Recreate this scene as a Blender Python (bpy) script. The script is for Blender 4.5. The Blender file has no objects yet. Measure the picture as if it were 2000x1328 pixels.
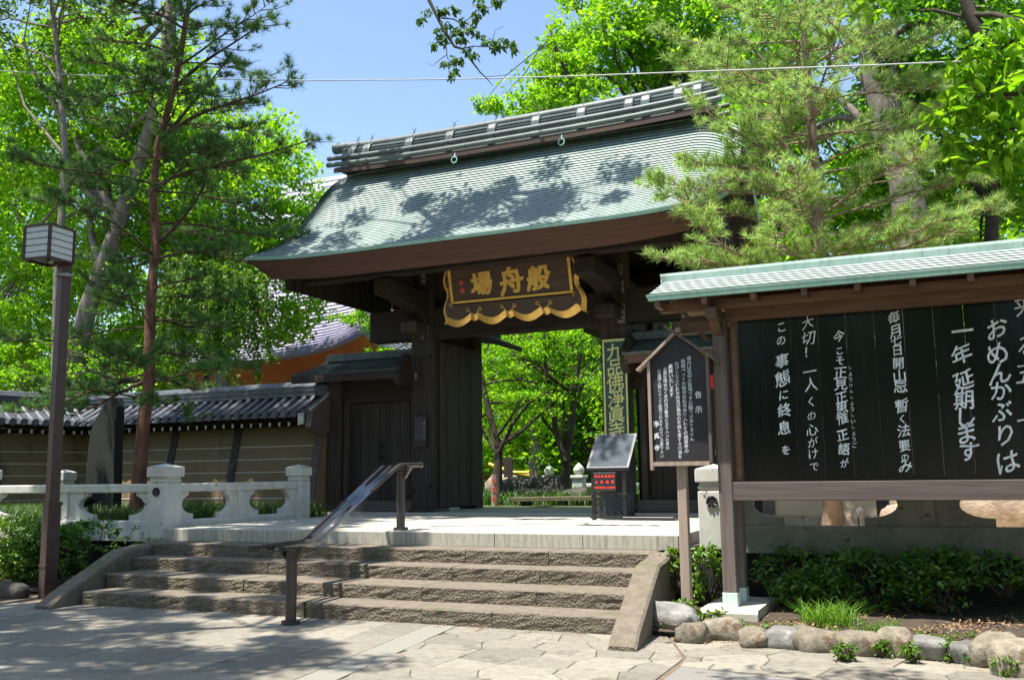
import bpy, math, random
import numpy as np
from mathutils import Vector, Matrix

S = bpy.context.scene
random.seed(7); RNG = np.random.default_rng(11)
COL = S.collection

# ------------------------------------------------------------------ camera, world, sun, exposure
F_PX = 1869.0; CX, CY = 1000.0, 664.0; EYE = 1.5
_yaw, _pitch, _roll = 0.41917, 0.14053, -0.013438
_fw = np.array([-math.sin(_yaw)*math.cos(_pitch), math.cos(_yaw)*math.cos(_pitch), math.sin(_pitch)])
_r = np.array([math.cos(_yaw), math.sin(_yaw), 0.0]); _u = np.cross(_r, _fw)
_r2 = _r*math.cos(_roll)+_u*math.sin(_roll); _u2 = np.cross(_r2, _fw)
ROT = np.array([_r2, _u2, -_fw]).T
cam = bpy.data.cameras.new('camera'); cam_o = bpy.data.objects.new('camera', cam); COL.objects.link(cam_o)
cam.sensor_width = 36; cam.lens = F_PX/2000*36; cam.clip_end = 2000; cam.clip_start = 0.05
M4 = Matrix.Identity(4)
for i in range(3):
    for j in range(3): M4[i][j] = ROT[i][j]
M4[2][3] = EYE
cam_o.matrix_world = M4; S.camera = cam_o

SUN = Vector((-0.20, -0.27, 1.0)).normalized()          # towards the sun
w = bpy.data.worlds.new('World'); S.world = w; w.use_nodes = True
nt = w.node_tree; bg = nt.nodes['Background']
sky = nt.nodes.new('ShaderNodeTexSky'); sky.sky_type = 'NISHITA'; sky.sun_disc = False
sky.sun_elevation = math.asin(SUN.z); sky.sun_rotation = math.atan2(SUN.x, SUN.y)
sky.air_density = 1.0; sky.dust_density = 0.8; sky.ozone_density = 1.2
nt.links.new(sky.outputs[0], bg.inputs[0]); bg.inputs[1].default_value = 0.13
sl = bpy.data.lights.new('sun', 'SUN'); sl.energy = 5.0; sl.angle = math.radians(0.53); sl.color = (1.0, 0.955, 0.88)
so = bpy.data.objects.new('sun', sl); COL.objects.link(so)
so.rotation_euler = SUN.to_track_quat('Z', 'Y').to_euler()
S.view_settings.view_transform = 'Standard'; S.view_settings.look = 'None'
S.view_settings.exposure = 1.1; S.view_settings.gamma = 1.0; S.view_settings.use_curve_mapping = False
S.cycles.max_bounces = 8; S.cycles.transparent_max_bounces = 6

def P(px, py, Y=None, X=None, Z=None):
    """the world point at the given depth behind a measured direction"""
    r = ROT @ np.array([px-CX, -(py-CY), -F_PX])
    t = Y/r[1] if Y is not None else (X/r[0] if X is not None else (Z-EYE)/r[2])
    return Vector((r[0]*t, r[1]*t, EYE+r[2]*t))

# ------------------------------------------------------------------ materials
MATS = {}
def nodes_mat(name):
    m = bpy.data.materials.new(name); m.use_nodes = True
    n = m.node_tree; b = n.nodes['Principled BSDF']; MATS[name] = m
    return m, n, b
def ramp(n, stops, fac):
    r = n.nodes.new('ShaderNodeValToRGB'); e = r.color_ramp.elements
    while len(e) < len(stops): e.new(0.5)
    for k, (p, c) in enumerate(stops): e[k].position = p; e[k].color = (*c, 1)
    n.links.new(fac, r.inputs[0]); return r.outputs[0]
def coords(n, scale=(1, 1, 1), kind='Object'):
    t = n.nodes.new('ShaderNodeTexCoord'); mp = n.nodes.new('ShaderNodeMapping'); mp.inputs['Scale'].default_value = scale
    n.links.new(t.outputs[kind], mp.inputs[0]); return mp.outputs[0]
def noise(n, vec, scale, detail=5, rough=0.6, dist=0.0):
    t = n.nodes.new('ShaderNodeTexNoise'); t.inputs['Scale'].default_value = scale; t.inputs['Detail'].default_value = detail
    t.inputs['Roughness'].default_value = rough; t.inputs['Distortion'].default_value = dist
    n.links.new(vec, t.inputs['Vector']); return t.outputs[0]
def mixc(n, f, a, b, mode='MIX'):
    m = n.nodes.new('ShaderNodeMix'); m.data_type = 'RGBA'; m.blend_type = mode
    for s, v in ((0, f), (6, a), (7, b)):
        if isinstance(v, (int, float)): m.inputs[s].default_value = v
        elif isinstance(v, tuple): m.inputs[s].default_value = (*v, 1)
        else: n.links.new(v, m.inputs[s])
    return m.outputs[2]
def bump(n, b, h, strength, dist=0.02):
    bp = n.nodes.new('ShaderNodeBump'); bp.inputs['Strength'].default_value = strength; bp.inputs['Distance'].default_value = dist
    n.links.new(h, bp.inputs['Height']); n.links.new(bp.outputs[0], b.inputs['Normal'])
def island(n, kind='Random Per Island'):
    g = n.nodes.new('ShaderNodeNewGeometry'); return g.outputs[kind]
def objrand(n):
    g = n.nodes.new('ShaderNodeObjectInfo'); return g.outputs['Random']

def mat(name, c1, c2, scale=4, stretch=(1, 1, 1), rough=0.8, bmp=0.3, bscale=None, bdist=0.01, vary=0.0, metal=0.0, spots=None, spec=0.5, coat=0.0):
    m, n, b = nodes_mat(name)
    v = coords(n, stretch)
    f = noise(n, v, scale, 6, 0.65)
    col = ramp(n, [(0.32, c1), (0.68, c2)], f)
    if spots:                                            # (scale, threshold, colour) dirt with a shape of its own
        s = noise(n, coords(n, spots[3] if len(spots) > 3 else (1, 1, 1)), spots[0], 8, 0.7)
        k = ramp(n, [(spots[1], (0, 0, 0)), (spots[1]+0.06, (1, 1, 1))], s)
        col = mixc(n, k, col, spots[2])
    if vary:
        r = objrand(n)
        k = n.nodes.new('ShaderNodeMapRange'); n.links.new(r, k.inputs[0]); k.inputs[3].default_value = 1-vary; k.inputs[4].default_value = 1+vary
        h = n.nodes.new('ShaderNodeHueSaturation'); n.links.new(k.outputs[0], h.inputs['Value']); n.links.new(col, h.inputs['Color']); col = h.outputs[0]
    n.links.new(col, b.inputs['Base Color'])
    b.inputs['Roughness'].default_value = rough; b.inputs['Metallic'].default_value = metal
    b.inputs['Specular IOR Level'].default_value = spec; b.inputs['Coat Weight'].default_value = coat
    if bmp: bump(n, b, noise(n, v, bscale or scale*4, 6, 0.7), bmp, bdist)
    return m

mat('old_wood', (0.010, 0.0065, 0.005), (0.050, 0.034, 0.024), 3, (9, 9, 0.35), 0.75, 0.7, 10, 0.012, vary=0.35, spots=(1.2, 0.60, (0.055, 0.045, 0.036), (3, 3, 0.6)))
mat('old_wood_x', (0.012, 0.008, 0.006), (0.036, 0.023, 0.015), 3, (0.4, 6, 6), 0.8, 0.5, 10, 0.01, vary=0.25)
mat('old_wood_y', (0.011, 0.007, 0.005), (0.032, 0.020, 0.013), 3, (6, 0.4, 6), 0.8, 0.5, 10, 0.01, vary=0.25)
mat('fascia_wood', (0.066, 0.027, 0.014), (0.112, 0.047, 0.024), 2.5, (0.3, 3, 10), 0.75, 0.4, 10, 0.01)
mat('grey_wood', (0.085, 0.066, 0.058), (0.175, 0.14, 0.122), 3, (8, 8, 0.35), 0.85, 0.4, 12, 0.004)
mat('grey_wood_x', (0.065, 0.050, 0.044), (0.13, 0.10, 0.088), 3, (0.35, 8, 8), 0.8, 0.4, 12, 0.004)
mat('brown_wood', (0.085, 0.046, 0.026), (0.165, 0.095, 0.055), 3, (0.5, 6, 6), 0.7, 0.3, 12, 0.004, vary=0.2)
mat('pale_wood', (0.24, 0.175, 0.135), (0.40, 0.31, 0.25), 3, (6, 6, 0.4), 0.75, 0.3, 12, 0.003)
mat('granite', (0.36, 0.335, 0.28), (0.50, 0.47, 0.40), 30, (1, 1, 1), 0.75, 0.25, 90, 0.004, vary=0.06)
mat('mossy_stone', (0.095, 0.085, 0.045), (0.16, 0.15, 0.08), 14, (1, 1, 1), 0.9, 0.8, 34, 0.03)
mat('tile', (0.045, 0.050, 0.060), (0.105, 0.110, 0.125), 8, (1, 1, 1), 0.40, 0.2, 30, 0.004, vary=0.3)
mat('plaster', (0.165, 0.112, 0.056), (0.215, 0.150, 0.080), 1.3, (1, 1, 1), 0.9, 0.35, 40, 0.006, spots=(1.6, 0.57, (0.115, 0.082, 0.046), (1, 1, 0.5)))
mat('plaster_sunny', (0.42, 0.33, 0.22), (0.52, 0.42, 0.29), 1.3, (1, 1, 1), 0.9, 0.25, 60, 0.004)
mat('white_line', (0.42, 0.40, 0.34), (0.62, 0.59, 0.52), 6, rough=0.8, bmp=0)
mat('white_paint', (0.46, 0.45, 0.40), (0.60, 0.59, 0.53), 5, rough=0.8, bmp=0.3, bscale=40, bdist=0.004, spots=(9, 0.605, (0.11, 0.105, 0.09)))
mat('black_board', (0.003, 0.0035, 0.004), (0.008, 0.009, 0.010), 6, (3, 3, 0.4), 0.16, 0.12, 14, 0.004, vary=0.3, spec=0.3)
mat('notice_black', (0.012, 0.010, 0.013), (0.020, 0.018, 0.022), 3, rough=0.55, bmp=0.1)
mat('ink_white', (0.55, 0.58, 0.62), (0.92, 0.94, 0.97), 14, rough=0.7, bmp=0)
mat('ink_faded', (0.25, 0.23, 0.20), (0.48, 0.45, 0.40), 20, rough=0.8, bmp=0)
mat('gold', (0.55, 0.33, 0.07), (0.80, 0.52, 0.14), 12, rough=0.38, metal=0.55, bmp=0.3, bscale=25)
mat('plaque_wood', (0.040, 0.022, 0.014), (0.080, 0.045, 0.028), 3, (0.4, 5, 5), 0.6, 0.3, 12, 0.005)
mat('red_seal', (0.45, 0.05, 0.03), (0.60, 0.08, 0.05), 20, rough=0.7, bmp=0)
mat('green_board', (0.015, 0.055, 0.045), (0.035, 0.095, 0.075), 6, (1, 1, 0.3), 0.6, 0.2)
mat('yellow_paint', (0.55, 0.55, 0.20), (0.72, 0.72, 0.32), 9, rough=0.7, bmp=0.2)
mat('barrier_yellow', (0.70, 0.50, 0.03), (0.80, 0.60, 0.06), 9, rough=0.5, bmp=0)
mat('orange_paint', (0.50, 0.13, 0.03), (0.62, 0.19, 0.05), 2, rough=0.7, bmp=0.1)
mat('ochre_paint', (0.62, 0.36, 0.10), (0.72, 0.45, 0.16), 2, rough=0.7, bmp=0.1)
mat('rail_metal', (0.055, 0.048, 0.047), (0.070, 0.060, 0.058), 3, rough=0.35, metal=0.4, bmp=0.0)
mat('rail_plate', (0.26, 0.26, 0.275), (0.30, 0.30, 0.31), 3, rough=0.16, metal=0.95, bmp=0.0)
mat('dark_metal', (0.020, 0.020, 0.022), (0.035, 0.035, 0.038), 8, rough=0.4, metal=0.3, bmp=0.05)
mat('lamp_metal', (0.050, 0.026, 0.022), (0.082, 0.045, 0.038), 5, rough=0.5, metal=0.2, bmp=0.1, spots=(3, 0.62, (0.035, 0.022, 0.02)))
mat('panel_print', (0.050, 0.068, 0.085), (0.065, 0.085, 0.105), 3, rough=0.6, bmp=0, spec=0.12)
mat('panel_ink', (0.02, 0.02, 0.02), (0.04, 0.04, 0.04), 3, rough=0.5, bmp=0)
mat('soil', (0.035, 0.024, 0.015), (0.09, 0.062, 0.040), 8, rough=0.95, bmp=0.8, bscale=30, bdist=0.03)
mat('sand', (0.42, 0.32, 0.15), (0.60, 0.48, 0.25), 5, rough=0.95, bmp=0.5, bscale=40, bdist=0.02)
mat('mortar', (0.11, 0.085, 0.055), (0.18, 0.14, 0.095), 20, rough=0.95, bmp=0.5)
mat('ground_green', (0.035, 0.060, 0.015), (0.10, 0.12, 0.035), 2, rough=0.95, bmp=0.6, bscale=25, bdist=0.03)
mat('paving', (0.175, 0.156, 0.122), (0.255, 0.230, 0.184), 12, rough=0.85, bmp=0.5, bscale=110, bdist=0.004, vary=0.22, spots=(2.2, 0.58, (0.140, 0.122, 0.094)))
mat('paving_rough', (0.13, 0.122, 0.108), (0.27, 0.25, 0.22), 70, rough=0.9, bmp=0.7, bscale=120, bdist=0.006, vary=0.06)
mat('paving_band', (0.19, 0.178, 0.150), (0.25, 0.238, 0.20), 60, rough=0.85, bmp=0.3, bscale=150, bdist=0.003)
mat('river_rock', (0.13, 0.11, 0.08), (0.33, 0.285, 0.21), 6, rough=0.9, bmp=0.9, bscale=16, bdist=0.03, vary=0.35, spots=(4, 0.56, (0.15, 0.10, 0.06)))
mat('grey_rock', (0.10, 0.10, 0.095), (0.26, 0.25, 0.225), 4, rough=0.8, bmp=0.8, bscale=14, bdist=0.03, vary=0.3, spots=(5, 0.6, (0.42, 0.41, 0.38)))
mat('dark_rock', (0.035, 0.032, 0.028), (0.10, 0.09, 0.075), 4, rough=0.9, bmp=0.8, bscale=10, bdist=0.05)
mat('warm_rock', (0.26, 0.19, 0.14), (0.46, 0.36, 0.28), 3, rough=0.9, bmp=0.8, bscale=10, bdist=0.05)
mat('stele_stone', (0.009, 0.011, 0.009), (0.020, 0.024, 0.018), 4, rough=0.85, bmp=0.5, bscale=20)
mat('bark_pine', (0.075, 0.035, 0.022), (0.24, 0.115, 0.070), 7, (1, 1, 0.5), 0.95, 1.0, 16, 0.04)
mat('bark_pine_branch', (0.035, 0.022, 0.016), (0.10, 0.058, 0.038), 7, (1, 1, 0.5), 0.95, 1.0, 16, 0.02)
mat('shaded_paint', (0.15, 0.155, 0.13), (0.27, 0.27, 0.235), 4, rough=0.85, bmp=0.4, bscale=30, bdist=0.005, spots=(7, 0.60, (0.07, 0.075, 0.05)))  # white paint darkened to stand for shade under the board; patina spots on top
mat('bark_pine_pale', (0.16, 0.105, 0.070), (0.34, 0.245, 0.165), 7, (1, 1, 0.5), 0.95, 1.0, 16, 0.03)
mat('bark_grey', (0.10, 0.085, 0.065), (0.24, 0.205, 0.16), 5, (1, 1, 0.4), 0.95, 0.9, 14, 0.04, spots=(2.5, 0.6, (0.06, 0.055, 0.04)))
mat('bark_dark', (0.030, 0.022, 0.015), (0.075, 0.058, 0.040), 6, (1, 1, 0.5), 0.95, 0.8, 16, 0.02)
mat('cable_steel', (0.22, 0.22, 0.23), (0.32, 0.32, 0.33), 3, rough=0.5, metal=0.4, bmp=0)
mat('cloth_red', (0.50, 0.02, 0.02), (0.60, 0.03, 0.03), 3, rough=0.6, bmp=0)
mat('dry_leaf', (0.14, 0.075, 0.035), (0.34, 0.21, 0.11), 40, rough=0.9, bmp=0)
mat('candle', (0.50, 0.22, 0.06), (0.62, 0.32, 0.10), 20, rough=0.8, bmp=0)
mat('blossom', (0.65, 0.18, 0.20), (0.80, 0.35, 0.30), 20, rough=0.8, bmp=0)

# copper roofs: patina with streaks down the slope
def copper(name, a, b_, c, rough=0.55, row=0.0):
    m, n, b = nodes_mat(name)
    f = noise(n, coords(n, (1.2, 0.3, 0.3)), 1.6, 6, 0.6)
    g = noise(n, coords(n, (7, 1.0, 1.0)), 3, 6, 0.75)
    h = noise(n, coords(n, (1, 1, 1)), 22, 4, 0.6)
    c1 = ramp(n, [(0.3, a), (0.7, b_)], f)
    k = ramp(n, [(0.50, (0, 0, 0)), (0.72, (1, 1, 1))], g)
    kk = n.nodes.new('ShaderNodeMath'); kk.operation = 'MULTIPLY'; n.links.new(k, kk.inputs[0]); kk.inputs[1].default_value = 0.95
    c2 = mixc(n, kk.outputs[0], c1, c)
    c3 = mixc(n, ramp(n, [(0.35, (0.25,)*3), (0.65, (0, 0, 0))], h), c2, b_)
    n.links.new(c3, b.inputs['Base Color']); b.inputs['Roughness'].default_value = rough
    bump(n, b, h, 0.15, 0.006)
    return m
copper('copper_roof', (0.29, 0.375, 0.335), (0.46, 0.545, 0.495), (0.130, 0.180, 0.165))
copper('copper_butt_shade', (0.028, 0.050, 0.048), (0.050, 0.080, 0.075), (0.02, 0.03, 0.03), 0.8)  # dark colour that paints the shadow lines under the course laps
copper('copper_ridge', (0.045, 0.062, 0.060), (0.125, 0.155, 0.145), (0.022, 0.026, 0.025), 0.5)
copper('copper_bright', (0.44, 0.54, 0.49), (0.56, 0.65, 0.60), (0.30, 0.37, 0.34), 0.5)
copper('copper_dull', (0.050, 0.065, 0.065), (0.095, 0.115, 0.115), (0.035, 0.040, 0.042), 0.5)
copper('hall_tile', (0.24, 0.235, 0.36), (0.38, 0.34, 0.42), (0.16, 0.17, 0.28), 0.6)
copper('hall_tile_rust', (0.30, 0.22, 0.17), (0.44, 0.33, 0.27), (0.20, 0.16, 0.13), 0.7)
for nm in ('copper_edge',):
    copper(nm, (0.22, 0.42, 0.35), (0.33, 0.54, 0.46), (0.16, 0.30, 0.25), 0.5)

# rough split stone of the steps
m, n, b = nodes_mat('step_stone')
v = coords(n); f = noise(n, v, 9, 8, 0.7); c1 = ramp(n, [(0.3, (0.110, 0.088, 0.064)), (0.7, (0.205, 0.170, 0.128))], f)
k = ramp(n, [(0.56, (0, 0, 0)), (0.70, (1, 1, 1))], noise(n, v, 1.7, 5, 0.6))
c2 = mixc(n, k, c1, (0.105, 0.105, 0.052))
n.links.new(c2, b.inputs['Base Color']); b.inputs['Roughness'].default_value = 0.95
g = n.nodes.new('ShaderNodeNewGeometry'); sx = n.nodes.new('ShaderNodeSeparateXYZ'); n.links.new(g.outputs['True Normal'], sx.inputs[0])
ab = n.nodes.new('ShaderNodeMath'); ab.operation = 'ABSOLUTE'; n.links.new(sx.outputs[1], ab.inputs[0])
st = n.nodes.new('ShaderNodeMapRange'); n.links.new(ab.outputs[0], st.inputs[0]); st.inputs[3].default_value = 0.12; st.inputs[4].default_value = 0.9
vo = n.nodes.new('ShaderNodeTexVoronoi'); vo.inputs['Scale'].default_value = 38; n.links.new(v, vo.inputs['Vector'])
ad = n.nodes.new('ShaderNodeMath'); n.links.new(vo.outputs[0], ad.inputs[0]); n.links.new(noise(n, v, 30, 6, 0.7), ad.inputs[1])
bp = n.nodes.new('ShaderNodeBump'); n.links.new(st.outputs[0], bp.inputs['Strength']); bp.inputs['Distance'].default_value = 0.03
n.links.new(ad.outputs[0], bp.inputs['Height']); n.links.new(bp.outputs[0], b.inputs['Normal'])

# granite coping with rain streaks on its face
m, n, b = nodes_mat('granite_stained')
c1 = ramp(n, [(0.3, (0.34, 0.32, 0.265)), (0.7, (0.47, 0.45, 0.38))], noise(n, coords(n), 40, 5, 0.7))
s = noise(n, coords(n, (9, 1, 0.55)), 2.5, 8, 0.7)
c2 = mixc(n, ramp(n, [(0.47, (0, 0, 0)), (0.66, (0.85,)*3)], s), c1, (0.185, 0.165, 0.13))
g = n.nodes.new('ShaderNodeNewGeometry'); sx = n.nodes.new('ShaderNodeSeparateXYZ'); n.links.new(g.outputs['True Normal'], sx.inputs[0])
c3 = mixc(n, sx.outputs[2], c2, c1); n.links.new(c3, b.inputs['Base Color']); b.inputs['Roughness'].default_value = 0.8
bump(n, b, noise(n, coords(n), 90, 5, 0.7), 0.3, 0.004)

def leaf_mat(name, c1, c2, c3, trans=0.45, rough=0.55, tcol=None, spec=0.35):
    m = bpy.data.materials.new(name); m.use_nodes = True; MATS[name] = m
    n = m.node_tree; n.nodes.remove(n.nodes['Principled BSDF']); out = n.nodes['Material Output']
    r = island(n)
    col = ramp(n, [(0.0, c1), (0.55, c2), (1.0, c3)], r)
    big = noise(n, coords(n), 0.9, 3, 0.5)
    hsv = n.nodes.new('ShaderNodeHueSaturation'); mr = n.nodes.new('ShaderNodeMapRange')
    mr.inputs[1].default_value = 0.3; mr.inputs[2].default_value = 0.7; mr.inputs[3].default_value = 0.80; mr.inputs[4].default_value = 1.2
    n.links.new(big, mr.inputs[0]); n.links.new(mr.outputs[0], hsv.inputs['Value']); n.links.new(col, hsv.inputs['Color'])
    pr = n.nodes.new('ShaderNodeBsdfPrincipled'); pr.inputs['Roughness'].default_value = rough; pr.inputs['Specular IOR Level'].default_value = spec
    n.links.new(hsv.outputs[0], pr.inputs['Base Color'])
    tr = n.nodes.new('ShaderNodeBsdfTranslucent')
    tm = mixc(n, 1.0, hsv.outputs[0], tcol or (1.65, 1.55, 0.45), 'MULTIPLY')
    n.links.new(tm, tr.inputs['Color'])
    mx = n.nodes.new('ShaderNodeMixShader'); mx.inputs[0].default_value = trans
    n.links.new(pr.outputs[0], mx.inputs[1]); n.links.new(tr.outputs[0], mx.inputs[2]); n.links.new(mx.outputs[0], out.inputs[0])
leaf_mat('leaf_fresh', (0.090, 0.22, 0.014), (0.175, 0.37, 0.020), (0.30, 0.50, 0.040), 0.6)
leaf_mat('leaf_mid', (0.045, 0.135, 0.012), (0.085, 0.23, 0.016), (0.16, 0.34, 0.028), 0.55)
leaf_mat('leaf_maple', (0.090, 0.23, 0.012), (0.165, 0.37, 0.016), (0.28, 0.50, 0.030), 0.6)
leaf_mat('leaf_gloss', (0.030, 0.090, 0.013), (0.065, 0.165, 0.020), (0.14, 0.28, 0.034), 0.32, 0.30, spec=0.6)
leaf_mat('leaf_azalea', (0.055, 0.120, 0.010), (0.095, 0.200, 0.014), (0.17, 0.30, 0.02), 0.4, 0.4, spec=0.5)
leaf_mat('leaf_weeping', (0.05, 0.12, 0.012), (0.085, 0.19, 0.018), (0.14, 0.26, 0.03), 0.45)
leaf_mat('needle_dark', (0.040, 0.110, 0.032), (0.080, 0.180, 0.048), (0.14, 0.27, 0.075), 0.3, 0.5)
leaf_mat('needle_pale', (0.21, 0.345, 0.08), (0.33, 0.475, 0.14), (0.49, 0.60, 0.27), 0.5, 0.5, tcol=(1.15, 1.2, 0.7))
leaf_mat('grass_blade', (0.05, 0.13, 0.010), (0.10, 0.24, 0.015), (0.19, 0.36, 0.03), 0.4, 0.5)
leaf_mat('grass_dark', (0.02, 0.055, 0.008), (0.04, 0.10, 0.012), (0.08, 0.17, 0.02), 0.3, 0.5)
leaf_mat('leaf_zelkova', (0.04, 0.10, 0.02), (0.06, 0.14, 0.025), (0.10, 0.19, 0.04), 0.4)

m, n, b = nodes_mat('lamp_glass')
b.inputs['Base Color'].default_value = (0.62, 0.66, 0.64, 1); b.inputs['Roughness'].default_value = 0.35
b.inputs['Subsurface Weight'].default_value = 0.0; b.inputs['Transmission Weight'].default_value = 0.15
m, n, b = nodes_mat('led_red')
b.inputs['Base Color'].default_value = (0.5, 0.02, 0.01, 1); b.inputs['Emission Color'].default_value = (1, 0.05, 0.02, 1); b.inputs['Emission Strength'].default_value = 0.9

# ------------------------------------------------------------------ objects
def tag(o, label=None, cat=None, group=None, kind=None):
    if label: o['label'] = label
    if cat: o['category'] = cat
    if group: o['group'] = group
    if kind: o['kind'] = kind
    return o
def thing(name, label, cat, loc=(0, 0, 0), group=None):
    o = bpy.data.objects.new(name, None); COL.objects.link(o); o.location = loc; o.empty_display_size = 0.1
    return tag(o, label, cat, group)
def link(name, me, parent=None, loc=None):
    o = bpy.data.objects.new(name, me); COL.objects.link(o)
    if parent is not None:
        o.parent = parent
        base = parent; off = Vector(parent.location)
        while base.parent is not None: base = base.parent; off += base.location
        o.location = Vector(loc or (0, 0, 0)) - off
    elif loc is not None: o.location = loc
    return o

class MB:
    """collects shapes in world coordinates, then links them as one mesh object"""
    def __init__(s): s.v = []; s.f = []; s.sm = []
    def add(s, vs, fs, smooth=False):
        k = len(s.v); s.v += [tuple(p) for p in vs]; s.f += [tuple(i+k for i in f) for f in fs]; s.sm += [smooth]*len(fs); return s
    def box(s, x0, x1, y0, y1, z0, z1, ch=0.0, T=None):
        x0, x1 = min(x0, x1), max(x0, x1); y0, y1 = min(y0, y1), max(y0, y1); z0, z1 = min(z0, z1), max(z0, z1)
        c = Vector(((x0+x1)/2, (y0+y1)/2, (z0+z1)/2)); h = ((x1-x0)/2, (y1-y0)/2, (z1-z0)/2)
        if ch <= 0 or ch*2.2 > 2*min(h):
            vs = [(c.x+a*h[0], c.y+b_*h[1], c.z+d*h[2]) for a in (-1, 1) for b_ in (-1, 1) for d in (-1, 1)]
            fs = [(0, 1, 3, 2), (4, 6, 7, 5), (0, 4, 5, 1), (2, 3, 7, 6), (0, 2, 6, 4), (1, 5, 7, 3)]
        else:
            vs = []; ix = {}
            for a in (-1, 1):
                for b_ in (-1, 1):
                    for d in (-1, 1):
                        for ax in range(3):
                            q = [a*(h[0]-(ch if ax != 0 else 0)), b_*(h[1]-(ch if ax != 1 else 0)), d*(h[2]-(ch if ax != 2 else 0))]
                            ix[(a, b_, d, ax)] = len(vs); vs.append((c.x+q[0], c.y+q[1], c.z+q[2]))
            fs = []
            sg = lambda ax, s1, s2, s3: ix[(s1, s2, s3, ax)]
            for a in (-1, 1):
                q = [sg(0, a, -1, -1), sg(0, a, 1, -1), sg(0, a, 1, 1), sg(0, a, -1, 1)]; fs.append(q if a > 0 else q[::-1])
                q = [sg(1, -1, a, -1), sg(1, -1, a, 1), sg(1, 1, a, 1), sg(1, 1, a, -1)]; fs.append(q if a > 0 else q[::-1])
                q = [sg(2, -1, -1, a), sg(2, 1, -1, a), sg(2, 1, 1, a), sg(2, -1, 1, a)]; fs.append(q if a > 0 else q[::-1])
            for a in (-1, 1):
                for b_ in (-1, 1):
                    q = [sg(0, a, b_, -1), sg(1, a, b_, -1), sg(1, a, b_, 1), sg(0, a, b_, 1)]; fs.append(q if a*b_ > 0 else q[::-1])
                    q = [sg(0, a, -1, b_), sg(0, a, 1, b_), sg(2, a, 1, b_), sg(2, a, -1, b_)]; fs.append(q if a*b_ > 0 else q[::-1])
                    q = [sg(1, -1, a, b_), sg(2, -1, a, b_), sg(2, 1, a, b_), sg(1, 1, a, b_)]; fs.append(q if a*b_ > 0 else q[::-1])
                    for d in (-1, 1):
                        q = [ix[(a, b_, d, 0)], ix[(a, b_, d, 1)], ix[(a, b_, d, 2)]]; fs.append(q if a*b_*d > 0 else q[::-1])
        if T is not None: vs = [T @ Vector(p) for p in vs]
        return s.add(vs, fs)
    def beam(s, a, b, w, h, ch=0.0, up=(0, 0, 1)):
        """box from a to b, w wide across, h high"""
        a = Vector(a); b = Vector(b); d = b-a; L = d.length; d.normalize(); u = Vector(up)
        r = d.cross(u).normalized(); u = r.cross(d).normalized()
        T = Matrix(((r.x, d.x, u.x, a.x), (r.y, d.y, u.y, a.y), (r.z, d.z, u.z, a.z), (0, 0, 0, 1)))
        return s.box(-w/2, w/2, 0, L, -h/2, h/2, ch, T)
    def tube(s, pts, rad, n=8, cap=True, smooth=True, ang0=0.0):
        pts = [Vector(p) for p in pts]; m_ = len(pts); rad = [rad]*m_ if isinstance(rad, (int, float)) else rad
        vs = []; fs = []; prev = None
        for i, p in enumerate(pts):
            d = (pts[min(i+1, m_-1)]-pts[max(i-1, 0)]).normalized()
            if prev is None: r = d.cross(Vector((0, 0, 1)) if abs(d.z) < 0.9 else Vector((1, 0, 0))).normalized()
            else:
                r = (prev - d*prev.dot(d)); r = r.normalized() if r.length > 1e-6 else d.orthogonal().normalized()
            prev = r; u = d.cross(r)
            for k in range(n):
                t = ang0+2*math.pi*k/n; vs.append(p+(r*math.cos(t)+u*math.sin(t))*rad[i])
        for i in range(m_-1):
            for k in range(n): fs.append((i*n+k, i*n+(k+1) % n, (i+1)*n+(k+1) % n, (i+1)*n+k))
        s.add(vs, fs, smooth)
        if cap: s.add(vs[:n][::-1], [tuple(range(n))]); s.add(vs[-n:], [tuple(range(n))])
        return s
    def prism(s, poly, axis, a, b):
        """polygon (2-D) swept along an axis: axis x -> poly is (y,z), y -> (x,z), z -> (x,y)"""
        mk = {'x': lambda p, t: (t, p[0], p[1]), 'y': lambda p, t: (p[0], t, p[1]), 'z': lambda p, t: (p[0], p[1], t)}[axis]
        n = len(poly); vs = [mk(p, a) for p in poly]+[mk(p, b) for p in poly]
        fs = [tuple(range(n))[::-1], tuple(range(n, 2*n))]+[(i, (i+1) % n, n+(i+1) % n, n+i) for i in range(n)]
        return s.add(vs, fs)
    def grid(s, P_, smooth=True):
        """P_: rows of points"""
        r = len(P_); c = len(P_[0]); k = [tuple(p) for row in P_ for p in row]
        return s.add(k, [(i*c+j, i*c+j+1, (i+1)*c+j+1, (i+1)*c+j) for i in range(r-1) for j in range(c-1)], smooth)
    def mesh(s, name, m):
        me = bpy.data.meshes.new(name); me.from_pydata(s.v, [], s.f)
        me.materials.append(MATS[m])
        me.polygons.foreach_set('use_smooth', s.sm); me.update(); return me
    def fix(s, me):
        import bmesh
        b = bmesh.new(); b.from_mesh(me); bmesh.ops.recalc_face_normals(b, faces=b.faces); b.to_mesh(me); b.free()
    def build(s, name, m, parent=None, fix=False):
        me = s.mesh(name, m)
        if fix: s.fix(me)
        return link(name, me, parent)

def fast_mesh(name, V, Fc, m, smooth=False):
    """numpy arrays: V (n,3), Fc (m,k)"""
    me = bpy.data.meshes.new(name); V = np.ascontiguousarray(V, dtype=np.float32); Fc = np.ascontiguousarray(Fc, dtype=np.int32)
    k = Fc.shape[1]; me.vertices.add(len(V)); me.vertices.foreach_set('co', V.ravel())
    me.loops.add(Fc.size); me.loops.foreach_set('vertex_index', Fc.ravel())
    me.polygons.add(len(Fc)); me.polygons.foreach_set('loop_start', np.arange(0, Fc.size, k, dtype=np.int32))
    if smooth: me.polygons.foreach_set('use_smooth', np.ones(len(Fc), dtype=bool))
    me.update(calc_edges=True); me.materials.append(MATS[m]); return me

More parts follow.
